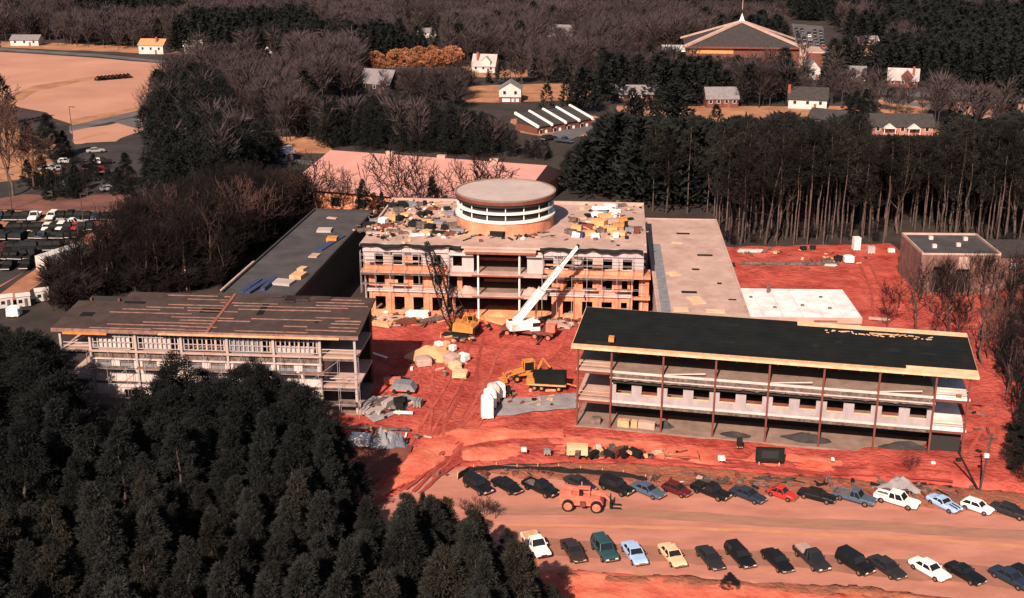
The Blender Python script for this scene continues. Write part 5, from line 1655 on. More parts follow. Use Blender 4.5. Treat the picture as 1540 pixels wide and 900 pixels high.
# driftwood heaps on the verge
for u, v, L_, rz in ((1060, 727, 3.2, -.3), (1080, 730, 2.6, .2), (985, 722, 2, 1.0), (1150, 722, 3.5, -.2), (1180, 725, 2.8, .1), (1340, 742, 4.5, .05), (1375, 738, 3.0, .2), (1055, 718, 2.4, -.9)):
    b = MB()
    for i in range(7):
        b.bar((random.uniform(-L_ / 2, 0), random.uniform(-.3, .3), .1 + .1 * random.random()), (random.uniform(0, L_ / 2), random.uniform(-.3, .3), .15 + .4 * random.random()), .12)
    o = b.build('brush_pile', M_BARK)
    o.location = (*at(u, v, .2), .25)
    o.rotation_euler = (0, 0, rz)
    tag(o, 'dark pile of cut branches on the verge behind the upper row of cars', 'brush', 'brush piles on the verge')
x, y = at(1352, 738)
tag(mound((x, y, .1), 3.2, 1.8, 1.6, M_GRAVEL, 'gravel_heap', seed=5), 'grey gravel heap behind the white crew pickup', 'gravel heap')

# braced utility pole
x, y = at(1473, 740)
rt = thing('utility_pole', 'wooden pole with dark leaning brace on the red slope at the right', 'pole', (x, y, 0))
MB().tube((0, 0, 0), (.55, 0, 7.4), .14, .1).build('shaft', M_BARK, rt)
MB().tube((-.1, .1, .1), (-2.6, 1.2, 4.6), .13, .11).build('brace', M_BLACK, rt)
MB().box(-.3, 1.3, -.06, .06, 6.7, 6.85).build('crossarm', M_BARK, rt)
MB().cbox((.1, -.3, 4.8), (.5, .35, .45)).build('meter_box', M_WHITE, rt)

# rear yard
crate(1287, 376, (1.3, 1.3, 2.6), M_WHITE, 'tall white cabin box at the far edge of the red rear yard', name='site_toilet', cat='cabin', rz=.1, straps=False)
crate(1309, 381, (1.4, 1.2, 1.4), M_CONCG, 'small grey box right of the tall white cabin', rz=0, straps=False)
lumber_stack(1128, 379, 4.6, 1.0, 3, M_HWHITE, 'long white board pack at the forest edge of the rear yard', R(-3))
lumber_stack(1188, 398, 18, .7, 3, M_BEAM, 'very long dark pipe bundle lying in the rear yard', R(-2), name='pipe_bundle', cat='pipes')
wrapped(1276, 394, 1.9, 1.3, 'white covered pallet in the middle of the red rear yard', .2)
crate(1260, 393, (1.5, 1.1, .9), M_BLACK, 'dark box left of the white covered pallet in the rear yard')
crate(1242, 396, (1.7, 1.1, .8), M_BEAM, 'dark brown box, leftmost of the rear yard stores')
lumber_stack(1249, 400, 2, .8, 2, M_HWHITE, 'white board pack before the dark boxes of the rear yard', R(-10))
for u, v, m, lb in ((1208, 377, M_BLACK, 'small black box at the forest edge, left one'), (1222, 376, M_BLACK, 'small black box at the forest edge, right one'), (1100, 402, M_BLACK, 'black box beside the pinkish wing roof'), (1340, 380, M_WPAINT, 'white box against the brick building')):
    crate(u, v, (1.2, .8, .8), m, lb)
lumber_stack(1322, 481, 3, .7, 2, M_CONC, 'pale board pack right of the white roofed building', R(-15))

# white structures by the left car park
def box_trailer(u, v, L, w, h, ang, label):
    x, y = at(u, v)
    rt = thing('box_trailer', label, 'trailer', (x, y, 0), ang)
    MB().box(-L / 2, L / 2, -w / 2, w / 2, 1.0, h).build('box', M_HWHITE, rt)
    MB().box(-L / 2, L / 2, -.4, .4, .75, .997).build('chassis', M_BLACK, rt)
    for sx in (-.34, -.24):
        for sy in (-1, 1):
            MB().tube((sx * L, sy * (w / 2 - .3), .5), (sx * L, sy * w / 2, .5), .5, n=14).build('wheel', M_BLACK, rt)
    MB().box(L / 2 - 1.5, L / 2 - 1.3, -.8, .8, .1, .75).build('landing_gear', M_BLACK, rt)
    MB().box(-L / 2 - .03, -L / 2 - .003, -w / 2 + .1, -.02, 1.1, h - .1).box(-L / 2 - .03, -L / 2 - .003, .02, w / 2 - .1, 1.1, h - .1).build('rear_door', M_SHEATHW, rt)
    return rt


box_trailer(96, 404, 10.5, 2.5, 3.7, R(64), 'long white box trailer beside the left car park track')
for u, v, lb in ((10, 462, 'white portable cabin, leftmost by the dirt track'), (36, 460, 'white portable cabin, middle one by the dirt track'), (64, 452, 'white portable cabin nearest the brown roof')):
    x, y = at(u, v)
    rt = thing('portable_cabin', lb, 'cabin', (x, y, 0), R(25))
    rt.scale = (.66,) * 3
    MB().box(-1.6, 1.6, -1.7, 1.7, .3, 3.0).build('wall', M_HWHITE, rt)
    MB().add([(-1.8, -1.9, 3.0), (1.8, -1.9, 3.0), (1.8, 1.9, 3.0), (-1.8, 1.9, 3.0), (-1.8, 0, 3.5), (1.8, 0, 3.5)], [(0, 1, 5, 4), (2, 3, 4, 5), (0, 4, 3), (1, 2, 5), (0, 3, 2, 1)]).build('roof', M_SHEATHW, rt)
    MB().box(.2, 1.0, -1.74, -1.703, .3, 2.4).build('door', M_BEAM, rt)
    MB().box(-1.2, -.3, -1.74, -1.703, 1.3, 2.2).build('window', M_GLASS, rt)
    MB().box(-1.5, 1.5, -1.5, 1.5, 0, .297).build('skid_base', M_BLACK, rt)
wrapped(22, 474, 2.2, 1.6, 'white wrapped bale below the portable cabins', .1)
x, y = at(234, 338)
rt = thing('storage_shed', 'pale ribbed storage shed at the right end of the left car park', 'shed', (x, y, 0), R(-4))
MB().box(-3.1, 3.1, -2, 2, 0, 2.9).build('wall', M_SHEATHW, rt)
MB().box(-3.3, 3.3, -2.2, 2.2, 2.9, 3.1).build('roof', M_SHEATH, rt)
r = MB()
for k in range(9):
    r.box(-3 + .7 * k, -2.82 + .7 * k, -2.08, -2.003, 0, 2.88)
r.build('wall_rib', M_CONCG, rt)
MB().box(-2.6, -1.5, -2.12, -2.09, 0, 2.3).build('door', M_BEAM, rt)
for i in range(26):
    t = i / 25
    u, v = 150 + 95 * t + random.uniform(-8, 8), 372 - 36 * t + random.uniform(-4, 10)
    m = random.choice((M_WPAINT, M_CONC, M_LUMBER, M_SHEATH, M_BEAM))
    lumber_stack(u, v, random.uniform(1.2, 3), random.uniform(.8, 1.4), random.randint(3, 9), m, 'small stack of stored material beside the dirt track', random.uniform(0, 3), name='material_stack', cat='material stack', group='stacks along the car park track')
for u, v, h in ((122, 390, 7.5), (126, 340, 7), (110, 213, 10), (18, 315, 8), (281, 438, 4)):
    x, y = at(u, v)
    rt = thing('light_pole', {122: 'dark pole at the corner of the white box trailer', 126: 'thin pole beside the second row of the left car park', 110: 'dark pole at the lower edge of the tan meadow', 18: 'pale pole at the far left edge of the car park', 281: 'orange marker pole behind the brown roof'}[u], 'pole', (x, y, 0))
    MB().tube((0, 0, 0), (0, 0, h), .14, .09, 6).build('shaft', M_BARK if u not in (281,) else M_PLY, rt)
    if u != 281:
        MB().box(-.1, 1.3, -.06, .06, h - .15, h).build('arm', M_BARK, rt)
        MB().box(.9, 1.5, -.12, .12, h - .25, h - .153).build('lamp_head', M_BLACK, rt)

# scraps nobody could count: broken boards, stones, wrapping and offcuts strewn over the dirt
DM = [M_CONC, M_LUMBER, M_BLACK, M_WPAINT, M_BEAM, M_RUST, M_PLY, M_SAND]


def scraps(name, label, spots, zfun, weights):
    mb = MB()
    for u, v, su, sv, n in spots:
        for _ in range(n):
            q = (random.gauss(u, su), random.gauss(v, sv))
            z = zfun
            x, y = at(q[0], q[1], z)
            k = random.random()
            size = (random.uniform(.5, 2.2), random.uniform(.1, .35), random.uniform(.06, .25)) if k < .55 else (random.uniform(.25, .8), random.uniform(.25, .7), random.uniform(.15, .55))
            mb.cbox((x, y, z + size[2] * .35), size, random.uniform(0, 3.14), random.choices(range(8), weights)[0], random.uniform(-.25, .25), random.uniform(-.25, .25))
    o = mb.build(name, DM)
    tag(o, label, 'debris', kind='stuff')


scraps('site_debris', 'broken boards, stones and scraps strewn over the red yard', [(600, 482, 30, 4, 170), (840, 486, 20, 5, 80), (690, 506, 16, 5, 25), (660, 545, 22, 9, 35), (580, 612, 20, 8, 60), (575, 660, 28, 6, 20),
       (930, 682, 40, 2.5, 60), (810, 600, 30, 8, 20), (1250, 392, 30, 5, 22), (1150, 379, 40, 3, 20), (555, 480, 8, 5, 30)], .3, (3, 3, 4, 1, 5, 5, 1, 2))
scraps('verge_litter', 'twigs, stones and scraps littering the verge behind the cars', [(780, 712, 40, 3, 20), (1060, 724, 60, 4, 30), (1200, 727, 60, 4, 25), (1350, 737, 60, 5, 30), (1470, 660, 25, 35, 14)], .3, (.3, 0, 3, .1, 5, 5, 0, 0))
scraps('roof_debris', 'offcuts and torn sheets scattered over the main roof', [(620, 335, 32, 12, 170), (690, 352, 30, 4, 60), (640, 312, 28, 6, 60), (905, 335, 28, 12, 110), (570, 345, 10, 7, 60), (790, 356, 30, 3, 25), (930, 315, 18, 6, 30)], 12.5, (3, 2, 9, 1.5, 6, 4, .6, 2))

# ------------------------------------------------------------------ stores on the main roof and wings
ZR = 12.5
roof_items = []


def roof_stack(u, v, w, d, h, m, word):
    place = 'left half' if u < 690 else 'right half'
    x, y = at(u, v, ZR)
    rz = R(-5) + random.uniform(-.5, .5)
    rt = thing('material_stack', '%s on the %s of the main roof' % (word, place), 'material stack', (x, y, ZR), rz, '%s, %s of the main roof' % (word, place))
    b = MB()
    n = max(1, int(h / .25))
    for i in range(n):
        a, c = random.uniform(-.06, .06), random.uniform(-.06, .06)
        b.box(-w / 2 + a, w / 2 + a, -d / 2 + c, d / 2 + c, .1 + (h - .1) * i / n, .1 + (h - .1) * (i + 1) / n - .015)
    b.build('layers', m, rt)
    s = MB()
    for k in (-.35, .35):
        s.box(w * k - .06, w * k + .06, -d / 2, d / 2, 0, .098)
    s.build('bearer', M_LUMBER, rt)


KINDS_ROOF = {'w': (M_WPAINT, 'white insulation pack'), 'k': (M_BLACK, 'black bundle'), 'o': (M_OPLY, 'orange plywood pile'), 'y': (M_YELLOW, 'yellow board pack'), 'b': (M_BLUETARP, 'blue covered pack'),
              'g': (M_GREYTARP, 'grey sheet pile'), 'd': (M_BEAM, 'dark brown timber pile'), 'r': (M_RUST, 'reddish pipe pile'), 'p': (M_CONC, 'pinkish block pack')}
for u, v, w, d, h, k in (
        (591, 312, 1.6, 1.2, .8, 'k'), (600, 318, 1.8, 1.4, .7, 'd'), (607, 306, 2, .5, .5, 'd'), (618, 311, 1.8, 1.3, .9, 'g'), (606, 312, 1.4, 2, 1.0, 'k'), (620, 322, 2, 1.0, .5, 'p'), (630, 310, 1.4, 1.0, .6, 'd'),
        (639, 309, .6, 1.2, .8, 'k'), (634, 325, 1.3, 1, .7, 'k'), (644, 324, 1.3, 1, .8, 'k'), (653, 316, 2.4, .5, .4, 'r'), (672, 316, 1.2, 1, .6, 'k'), (668, 308, 2.6, .8, .5, 'p'), (676, 324, 2.2, .7, .7, 'g'),
        (577, 337, 1.4, 1.2, 1.1, 'w'), (589, 332, 1.2, 2.2, .9, 'o'), (600, 332, 1.3, 1.8, .8, 'k'), (584, 342, 2, .8, .5, 'r'), (593, 349, 3, .5, .4, 'd'), (606, 352, 1.6, .7, .4, 'd'), (616, 350, 2, 1.2, .6, 'p'),
        (624, 340, 1.6, 2.2, .9, 'k'), (634, 343, 1.8, 1.4, 1.0, 'd'), (643, 336, 2.2, 1.4, .6, 'o'), (647, 345, 1.6, 1.3, .9, 'k'), (659, 337, 2.6, 1.2, .6, 'g'), (668, 345, 1, 1.5, .7, 'k'), (680, 340, 2.4, 1, .6, 'd'),
        (690, 348, 2.2, 1, .5, 'g'), (676, 353, 2, .7, .5, 'r'), (660, 352, 2.4, .8, .5, 'k'), (700, 345, 1.6, .7, .8, 'd'), (712, 338, 1.8, .6, .7, 'k'), (748, 356, 2.4, .9, .9, 'k'), (757, 354, 1, .9, .7, 'r'), (555, 340, 2, 1.6, .6, 'k'),
        (548, 348, 2.4, 1.2, .5, 'd'), (563, 335, 1.5, 1.2, .6, 'g'), (628, 355, 2.2, 1.2, .35, 'w'), (566, 352, 3.2, .9, .4, 'p'), (643, 352, 1.3, 1.0, .7, 'o'), (611, 325, 1.6, 1.2, .5, 'o'),
        (862, 333, 1.3, 1, .6, 'd'), (872, 330, 2, 1.8, .5, 'p'), (884, 327, 1, 1, .6, 'k'), (899, 327, 2, 1.2, .9, 'w'), (905, 316, 3.6, 1.4, .6, 'w'), (918, 313, 2.4, 1.1, .7, 'w'), (926, 320, 2, 1, .6, 'w'), (934, 311, 2.0, 1, .5, 'd'),
        (910, 330, 2.2, 1.6, .9, 'o'), (901, 339, 2.4, 1.6, 1.0, 'o'), (920, 336, 2, 1.5, .8, 'p'), (932, 334, 2.6, .8, .7, 'y'), (933, 342, 2.4, 1, .7, 'y'), (918, 348, 2.4, 1.4, .8, 'o'), (930, 354, 2.4, 1.4, .7, 'o'), (905, 349, 1.6, 1, .7, 'd'),
        (867, 347, 1.7, 1.2, .9, 'o'), (858, 352, 1.8, 1.2, .8, 'd'), (866, 357, 1.3, 1.0, .9, 'w'), (873, 357, 1.3, 1.0, .9, 'b'), (885, 355, 2, 1.4, .8, 'o'), (895, 358, 1.4, 1.2, .7, 'w'), (884, 342, 2, 1.0, .6, 'r'), (926, 358, .9, .9, .9, 'w'),
        (941, 347, .6, 2.2, 1.4, 'k'), (949, 349, 1.6, 1.6, .9, 'g'), (957, 352, .8, .8, 1.2, 'r'), (876, 341, 1.4, .6, .7, 'k'), (948, 331, 1.0, .8, .4, 'k'), (865, 343, 1.4, .8, .5, 'r'), (962, 348, .8, .8, .8, 'd'), (905, 324, 1.6, .9, .9, 'g')):
    m, w_ = KINDS_ROOF[k]
    roof_stack(u, v, w, d, h, m, w_)


# ------------------------------------------------------------------ trees
def tufts(P, D, l, w, g):
    """one thin needle spray (a triangle) per point P along direction D"""
    n = len(P)
    D = D / np.linalg.norm(D, axis=1, keepdims=True)
    S = np.cross(D, g.normal(size=(n, 3)))
    S /= np.linalg.norm(S, axis=1, keepdims=True)
    l = np.asarray(l).reshape(-1, 1)
    w = np.asarray(w).reshape(-1, 1)
    V = np.stack([P - S * w, P + S * w, P + D * l], 1).reshape(-1, 3)
    return V


def crown_pine(seed, h, base, rad, nclump, ntuft, shape=.75, tl=.55, tw=.13, cr=.85, top=1.0):
    g = np.random.default_rng(seed)
    vs = []
    for i in range(nclump):
        t = (i + g.random()) / nclump
        z = base + (h - base) * t
        prof = (1 - t) ** shape if shape > 0 else math.sqrt(max(0, 1 - (2 * t - 1) ** 2))
        r = rad * prof * (.35 + .75 * math.sqrt(g.random())) + .12
        a = g.random() * 2 * math.pi + i * 2.4
        c = np.array([r * math.cos(a), r * math.sin(a), z - .12 * r])
        k = cr * (.55 + .6 * prof) * (.7 + .6 * g.random())
        n = int(ntuft * (.5 + .7 * prof))
        q = g.normal(size=(n, 3))
        q /= np.linalg.norm(q, axis=1, keepdims=True)
        P = c + q * np.array([1, 1, .6]) * k * g.random((n, 1)) ** .4
        out = q + np.array([math.cos(a), math.sin(a), .55]) * .6 + g.normal(size=(n, 3)) * .35
        vs.append(tufts(P, out, tl * (.6 + .8 * g.random(n)), tw * (.6 + .8 * g.random(n)), g))
    # leader
    P = np.stack([g.normal(size=40) * .12, g.normal(size=40) * .12, h - 1.2 + 1.3 * g.random(40)], 1)
    if shape > 0:
        vs.append(tufts(P, g.normal(size=(40, 3)) + np.array([0, 0, 1.2]), np.full(40, tl), np.full(40, tw), g))
    V = np.concatenate(vs)
    return V, np.arange(len(V)).reshape(-1, 3)


def limb(V, T, p0, p1, r0, r1, n=3):
    p0, p1 = np.asarray(p0, float), np.asarray(p1, float)
    d = p1 - p0
    d = d / (np.linalg.norm(d) + 1e-9)
    a = np.cross(d, [.3, .9, .2])
    a /= np.linalg.norm(a) + 1e-9
    b = np.cross(d, a)
    k = len(V)
    for p, r in ((p0, r0), (p1, r1)):
        for j in range(n):
            t = 2 * math.pi * j / n
            V.append(p + (a * math.cos(t) + b * math.sin(t)) * r)
    for j in range(n):
        q = (j + 1) % n
        T.append((k + j, k + q, k + n + q))
        T.append((k + j, k + n + q, k + n + j))


def bare_tree(seed, h, spread=.42, levels=3, nl=10, tw=.028, fork=.32):
    g = np.random.default_rng(seed)
    VT, TT, VB, TB = [], [], [], []
    p = np.zeros(3)
    r = h * .017
    trunk = [p]
    m = 6
    for i in range(m):
        p = p + np.array([g.normal() * .018 * h, g.normal() * .018 * h, h * .72 / m])
        trunk.append(p)
    for i in range(m):
        limb(VT, TT, trunk[i], trunk[i + 1], r * (1 - .8 * i / m), r * (1 - .8 * (i + 1) / m), 6)

    def grow(p, d, L, rr, lev):
        d = d / np.linalg.norm(d)
        n = 3
        for i in range(n):
            d2 = d + g.normal(size=3) * .16 + np.array([0, 0, .10])
            d2 /= np.linalg.norm(d2)
            q = p + d2 * L / n
            limb(VB, TB, p, q, max(tw, rr * (1 - i / n * .6)), max(tw * .8, rr * (1 - (i + 1) / n * .6)), 3)
            if lev > 0:
                for _ in range(2 if lev > 1 else 2):
                    s = d2 * .75 + g.normal(size=3) * .62 + np.array([0, 0, .25])
                    grow(q, s, L * (.42 + .28 * g.random()), rr * .5, lev - 1)
            p, d = q, d2
    for i in range(nl):
        t = fork + (1 - fork) * (i + g.random()) / nl
        z = t * m
        k = min(m - 1, int(z))
        p0 = trunk[k] + (trunk[k + 1] - trunk[k]) * (z - k)
        a = i * 2.4 + g.random()
        d = np.array([math.cos(a), math.sin(a), .55 + .9 * t])
        grow(p0, d, h * spread * (1.15 - .6 * t), r * .42 * (1.1 - .6 * t), levels - 1)
    return (np.array(VT), np.array(TT)), (np.array(VB), np.array(TB))


def trunk_mesh(name, h, r, m, wob=.02, seed=0):
    g = np.random.default_rng(seed)
    V, T = [], []
    p = np.zeros(3)
    n = 6
    for i in range(n):
        q = np.array([g.normal() * wob * h * (i > 0), g.normal() * wob * h * (i > 0), h * (i + 1) / n])
        limb(V, T, p, q, r * (1 - .75 * i / n), r * (1 - .75 * (i + 1) / n), 7)
        p = q
    return fast_mesh(name, V, T, m)


def make_proto(name, parts):
    """an unlinked source tree: root Empty with (part name, mesh) children"""
    return (name, parts)


def plant(proto, x, y, h, label, cat, group, wid=1.0, z=0.0, mats=None):
    name, href, parts = proto
    r = thing(name, label, cat, (x, y, z), random.uniform(0, 6.28), group)
    s = h / href
    r.scale = (s * wid, s * wid, s)
    for pn, me in parts:
        o = mesh_obj(pn, me, r)
        if mats and pn in mats:
            o.material_slots[0].link = 'OBJECT'
            o.material_slots[0].material = mats[pn]
    return r


PINES, PINESD, TALL, BARES, BAREL, RUSS = [], [], [], [], [], []
for s in range(6):
    V, T = crown_pine(100 + s, 10, 1.0, 2.5 + .3 * (s % 3), 110, 165, (.72, .85, .95, .6, .8, 1.0)[s], .24, .042, .68)
    me = fast_mesh('pine_crown', V, T, M_NEEDLEB if s in (1, 3) else M_NEEDLE)
    tm = trunk_mesh('pine_trunk', 9.5, .17, M_BARK, seed=s)
    PINES.append(('pine_tree', 10, [('trunk', tm), ('crown', me)]))
    med = fast_mesh('dark_pine_crown', V, T, M_NEEDLED)
    PINESD.append(('pine_tree', 10, [('trunk', tm), ('crown', med)]))
for s in range(5):
    V, T = crown_pine(200 + s, 22, (9, 14, 11, 15, 12.5)[s], 2.1, 40, 70, (.4, .3, .55, -1, .5)[s], .42, .075, 1.0)
    me = fast_mesh('tall_pine_crown', V, T, M_NEEDLET)
    tm = trunk_mesh('tall_pine_trunk', 21, .15, M_BARKL, .006, seed=40 + s)
    TALL.append(('tall_pine', 22, [('trunk', tm), ('crown', me)]))
for s in range(5):
    a, b = bare_tree(300 + s, 12, .36 + .04 * (s % 3), 3, 11)
    BARES.append(('bare_tree', 12, [('trunk', fast_mesh('bare_trunk', *a, M_BARK)), ('branches', fast_mesh('bare_branches', *b, M_TWIG))]))
    a, b = bare_tree(350 + s, 12, .45, 3, 9, .04, .22)
    BAREL.append(('bare_tree', 12, [('trunk', fast_mesh('pale_trunk', *a, M_BARKL)), ('branches', fast_mesh('pale_branches', *b, M_TWIGL))]))
WISP = []
for s in range(5):
    a, b = bare_tree(370 + s, 12, .34, 2, 8, .026, .3)
    WISP.append(('bare_tree', 12, [('trunk', fast_mesh('thin_trunk', *a, M_BARK if s % 2 else M_BARKL)), ('branches', fast_mesh('thin_branches', *b, M_TWIG if s % 2 else M_TWIGL))]))
for s in range(3):
    V, T = crown_pine(400 + s, 8, 1.2, 3.2, 60, 45, -1, .5, .3, 1.1)
    RUSS.append(('russet_tree', 8, [('trunk', trunk_mesh('russet_trunk', 6, .18, M_BARK, seed=s)), ('crown', fast_mesh('russet_crown', V, T, M_RUSSET))]))


def lerp_line(pts, u):
    for (a, b), (c, d) in zip(pts, pts[1:]):
        if a <= u <= c:
            return b + (d - b) * (u - a) / (c - a)
    return pts[0][1] if u < pts[0][0] else pts[-1][1]


def sky_h(x, y, lim, z=0):
    """height at which a tree on (x, y) reaches image row lim"""
    u, v = to_px(x, y)
    lo, hi = 0.0, 60.0
    for _ in range(24):
        m = (lo + hi) / 2
        if to_px(x, y, m)[1] > lim:
            lo = m
        else:
            hi = m
    return lo


FOOT = []
for o in (MAIN, RW, LW, wbt, RB, LB):
    W_, L_ = {MAIN.name: (46, 29), RW.name: (13.5, 58.5), LW.name: (11.6, 53.5), wbt.name: (18, 14), RB.name: (48.5, 12), LB.name: (42.5, 12)}[o.name]
    M_ = Matrix.Translation(o.location) @ Matrix.Rotation(o.rotation_euler.z, 4, 'Z')
    FOOT.append([tuple((M_ @ Vector((a, b, 0)))[:2]) for a, b in ((-1.5, -1.5), (W_ + 1, -1.5), (W_ + 1, L_ + 1), (-1.5, L_ + 1))])


def blocked(x, y):
    return any(inside((x, y), f) for f in FOOT)


# the dense stand at the bottom left
SKY1 = [(-200, 770), (0, 762), (60, 752), (100, 728), (150, 716), (190, 708), (250, 700), (290, 684), (330, 682), (380, 696), (430, 690), (478, 694), (500, 724), (540, 748), (600, 742), (650, 742), (700, 766), (740, 760), (765, 775), (778, 806), (800, 848), (842, 885), (862, 915), (900, 960)]
n1 = 0
stand = []
yy = 64.0
while yy < 116:
    xx = -66.0
    while xx < 12:
        x, y = xx + random.uniform(-1.1, 1.1), yy + random.uniform(-1.1, 1.1)
        xx += 3.7
        h = random.uniform(8.5, 13.0)
        u, v = to_px(x, y, 0)
        ut = to_px(x, y, h)[0]
        if ut > 900 or ut < -160:
            continue
        lim = lerp_line(SKY1, ut) + abs(random.gauss(0, 9))
        hm = sky_h(x, y, lim)
        if hm < 4.0:
            continue
        if hm < h:
            if hm < 6 and random.random() < .5:
                continue
            h = hm
        um, vm = to_px(x, y, h * .4)
        if max(lerp_line(SKY1, um + 26), lerp_line(SKY1, um - 26)) > vm + (4 if um > 440 else 14):
            continue
        stand.append((x, y, h, 1))
        n1 += 1
    yy += 3.5
# the black pines before the brown roofed block
SKY2 = [(-200, 470), (0, 492), (60, 498), (90, 520), (112, 560), (125, 640), (150, 638), (170, 612), (195, 590), (225, 570), (245, 550), (262, 530), (290, 552), (320, 574), (350, 560), (376, 534), (400, 555), (425, 572), (455, 568), (490, 590), (505, 620), (530, 660), (545, 720)]
n2 = 0
yy = 112.0
while yy < 172:
    xx = -112.0
    while xx < -18:
        x, y = xx + random.uniform(-1.2, 1.2), yy + random.uniform(-1.2, 1.2)
        xx += 3.9
        if blocked(x, y):
            continue
        u, v = to_px(x, y)
        if u < -150 or u > 545 or inside((u, v), [(-10, 722), (62, 722), (66, 760), (-10, 768)]) or inside((u, v), [(470, 630), (545, 630), (545, 740), (480, 700)]):
            continue
        if inside((u, v), clay_px):
            continue
        h = random.uniform(10, 15)
        ut = to_px(x, y, h)[0]
        hm = sky_h(x, y, lerp_line(SKY2, ut) + abs(random.gauss(0, 10)))
        if hm < 3.5:
            continue
        h = min(h, hm)
        um, vm = to_px(x, y, h * .4)
        if max(lerp_line(SKY2, um + 20), lerp_line(SKY2, um - 20)) > vm + 10:
            continue
        stand.append((x, y, h, 2))
        n2 += 1
    yy += 3.7
stand.sort(key=lambda q: q[1] + (6 if q[3] == 2 else 0))
stand_far = []
for i, (x, y, h, k) in enumerate(stand):
    if i >= 262:
        stand_far.append((x, y, h))
    elif k == 1:
        plant(random.choice(PINES), x, y, h, 'grey green pine in the dense stand filling the bottom left corner', 'pine tree', 'pines of the bottom left stand', random.uniform(.85, 1.15))
    else:
        plant(random.choice(PINESD), x, y, h, 'black green pine in the shaded belt before the brown roofed block', 'pine tree', 'pines before the brown roofed block', random.uniform(.85, 1.2))
print('pines', n1, n2)

# bare trees between the car park and the left wing
ZB = [(140, 402), (250, 345), (275, 318), (330, 290), (480, 288), (482, 322), (440, 345), (330, 436), (250, 446), (90, 446), (100, 425)]
n3 = 0
for _ in range(2600):
    u, v = random.uniform(80, 485), random.uniform(285, 448)
    if not inside((u, v), ZB) or n3 >= 120:
        continue
    x, y = at(u, v)
    if blocked(x, y) or (u < 185 and v < 425):
        continue
    h = min(random.uniform(9, 16), sky_h(x, y, lerp_line([(90, 385), (150, 318), (230, 288), (300, 262), (340, 244), (485, 258)], u)))
    if h < 4:
        continue
    pale = random.random() < .05
    plant(random.choice(BAREL if pale else BARES), x, y, h, 'pale trunked bare tree in the shaded thicket left of the left wing' if pale else 'dark bare tree in the shaded thicket left of the left wing', 'bare tree',
          'pale bare trees of the left thicket' if pale else 'bare trees of the left thicket')
    n3 += 1

for k in range(16):
    u, v = random.uniform(250, 440), random.uniform(300, 400)
    x, y = at(u, v)
    if not inside((u, v), ZB) or blocked(x, y):
        continue
    h = min(random.uniform(9, 14), sky_h(x, y, 262))
    if h > 4:
        plant(random.choice(PINESD), x, y, h, 'dark pine among the bare trees of the shaded thicket', 'pine tree', 'pines of the left thicket', 1.0)
for u, v, h in ((312, 428, 15.5), (396, 372, 12), (412, 356, 12), (428, 346, 11), (300, 400, 14), (440, 336, 11), (345, 405, 14)):
    x, y = at(u, v)
    if not blocked(x, y):
        plant(random.choice(WISP[::2] + BAREL[:2]), x, y, h, 'tall thin bare tree with pale trunk close beside the left wing', 'bare tree', 'pale trunked trees beside the left wing', .9)

# right hand forest: tall pines with lit bare trunks along the rear yard
ZF = [(848, 262), (900, 232), (1000, 214), (1290, 214), (1560, 222), (1640, 300), (1640, 380), (1500, 372), (1350, 352), (1330, 366), (1200, 370), (1086, 368), (1072, 340), (1062, 322), (960, 322), (955, 300), (850, 296)]
cand = []
for _ in range(6000):
    u, v = random.uniform(840, 1640), random.uniform(212, 380)
    if inside((u, v), ZF):
        cand.append((u, v))
cand.sort(key=lambda q: -q[1])
taken, far_pines = [], []
for u, v in cand:
    x, y = at(u, v)
    dmin = 2.3 if v > 335 else 3.2
    if blocked(x, y) or any((x - a) ** 2 + (y - b) ** 2 < dmin * dmin for a, b in taken[-260:]):
        continue
    lim = 180 + 14 * noise.noise(Vector((u * .02, 0, 0))) + random.uniform(-4, 14)
    if u < 900:
        lim = max(lim, 250 - (u - 830) * .8)
    if 1290 < u < 1420:
        lim = max(lim, 206)
    h = min(sky_h(x, y, lim), random.uniform(20, 25))
    if h < 5:
        continue
    taken.append((x, y))
    if len(taken) <= 230:
        front = v > 350
        if len(taken) % 4 == 0:
            plant(random.choice(WISP + BARES), x, y, h * .98, 'tall leafless tree among the pines of the right forest', 'bare tree', 'leafless trees of the right forest', .8)
            continue
        plant(random.choice(TALL), x, y, h, 'tall pine with pale bare trunk at the lit edge of the right forest' if front else 'tall dark pine inside the right forest', 'tall pine',
              'tall pines at the forest edge' if front else 'tall pines inside the forest', random.uniform(.9, 1.15) * (22 / max(h, 12)) ** .5)
    else:
        far_pines.append((x, y, h))
print('tall', len(taken))
# thin undergrowth trunks at the edge
for k in range(22):
    u = random.uniform(1085, 1560)
    x, y = at(u, random.uniform(352, 374) if u < 1340 else random.uniform(360, 420))
    if blocked(x, y):
        continue
    plant(random.choice(WISP[1::2]), x, y, random.uniform(3, 8), 'thin dark bare sapling at the edge of the right forest', 'bare tree', 'saplings at the forest edge', .8)

# bare trees at the right edge
n4 = 0
ZR_ = [(1330, 468), (1352, 430), (1400, 446), (1560, 440), (1600, 720), (1545, 700), (1500, 600), (1478, 548), (1400, 508), (1320, 500)]
for _ in range(900):
    u, v = random.uniform(1320, 1600), random.uniform(425, 720)
    if n4 >= 70 or not inside((u, v), ZR_):
        continue
    x, y = at(u, v)
    if blocked(x, y) or (u < 1420 and random.random() < .6):
        continue
    h = min(random.uniform(6, 12), sky_h(x, y, lerp_line([(1320, 440), (1360, 385), (1400, 385), (1480, 372), (1600, 365)], u)))
    if h < 3:
        continue
    plant(random.choice(WISP[::2] if n4 % 4 == 0 else WISP[1::2] + BARES[:1]), x, y, h, 'pale bare tree in the scrub at the right edge' if n4 % 4 == 0 else 'dark bare tree in the scrub at the right edge', 'bare tree',
          'pale bare trees at the right edge' if n4 % 4 == 0 else 'bare trees at the right edge')
    n4 += 1
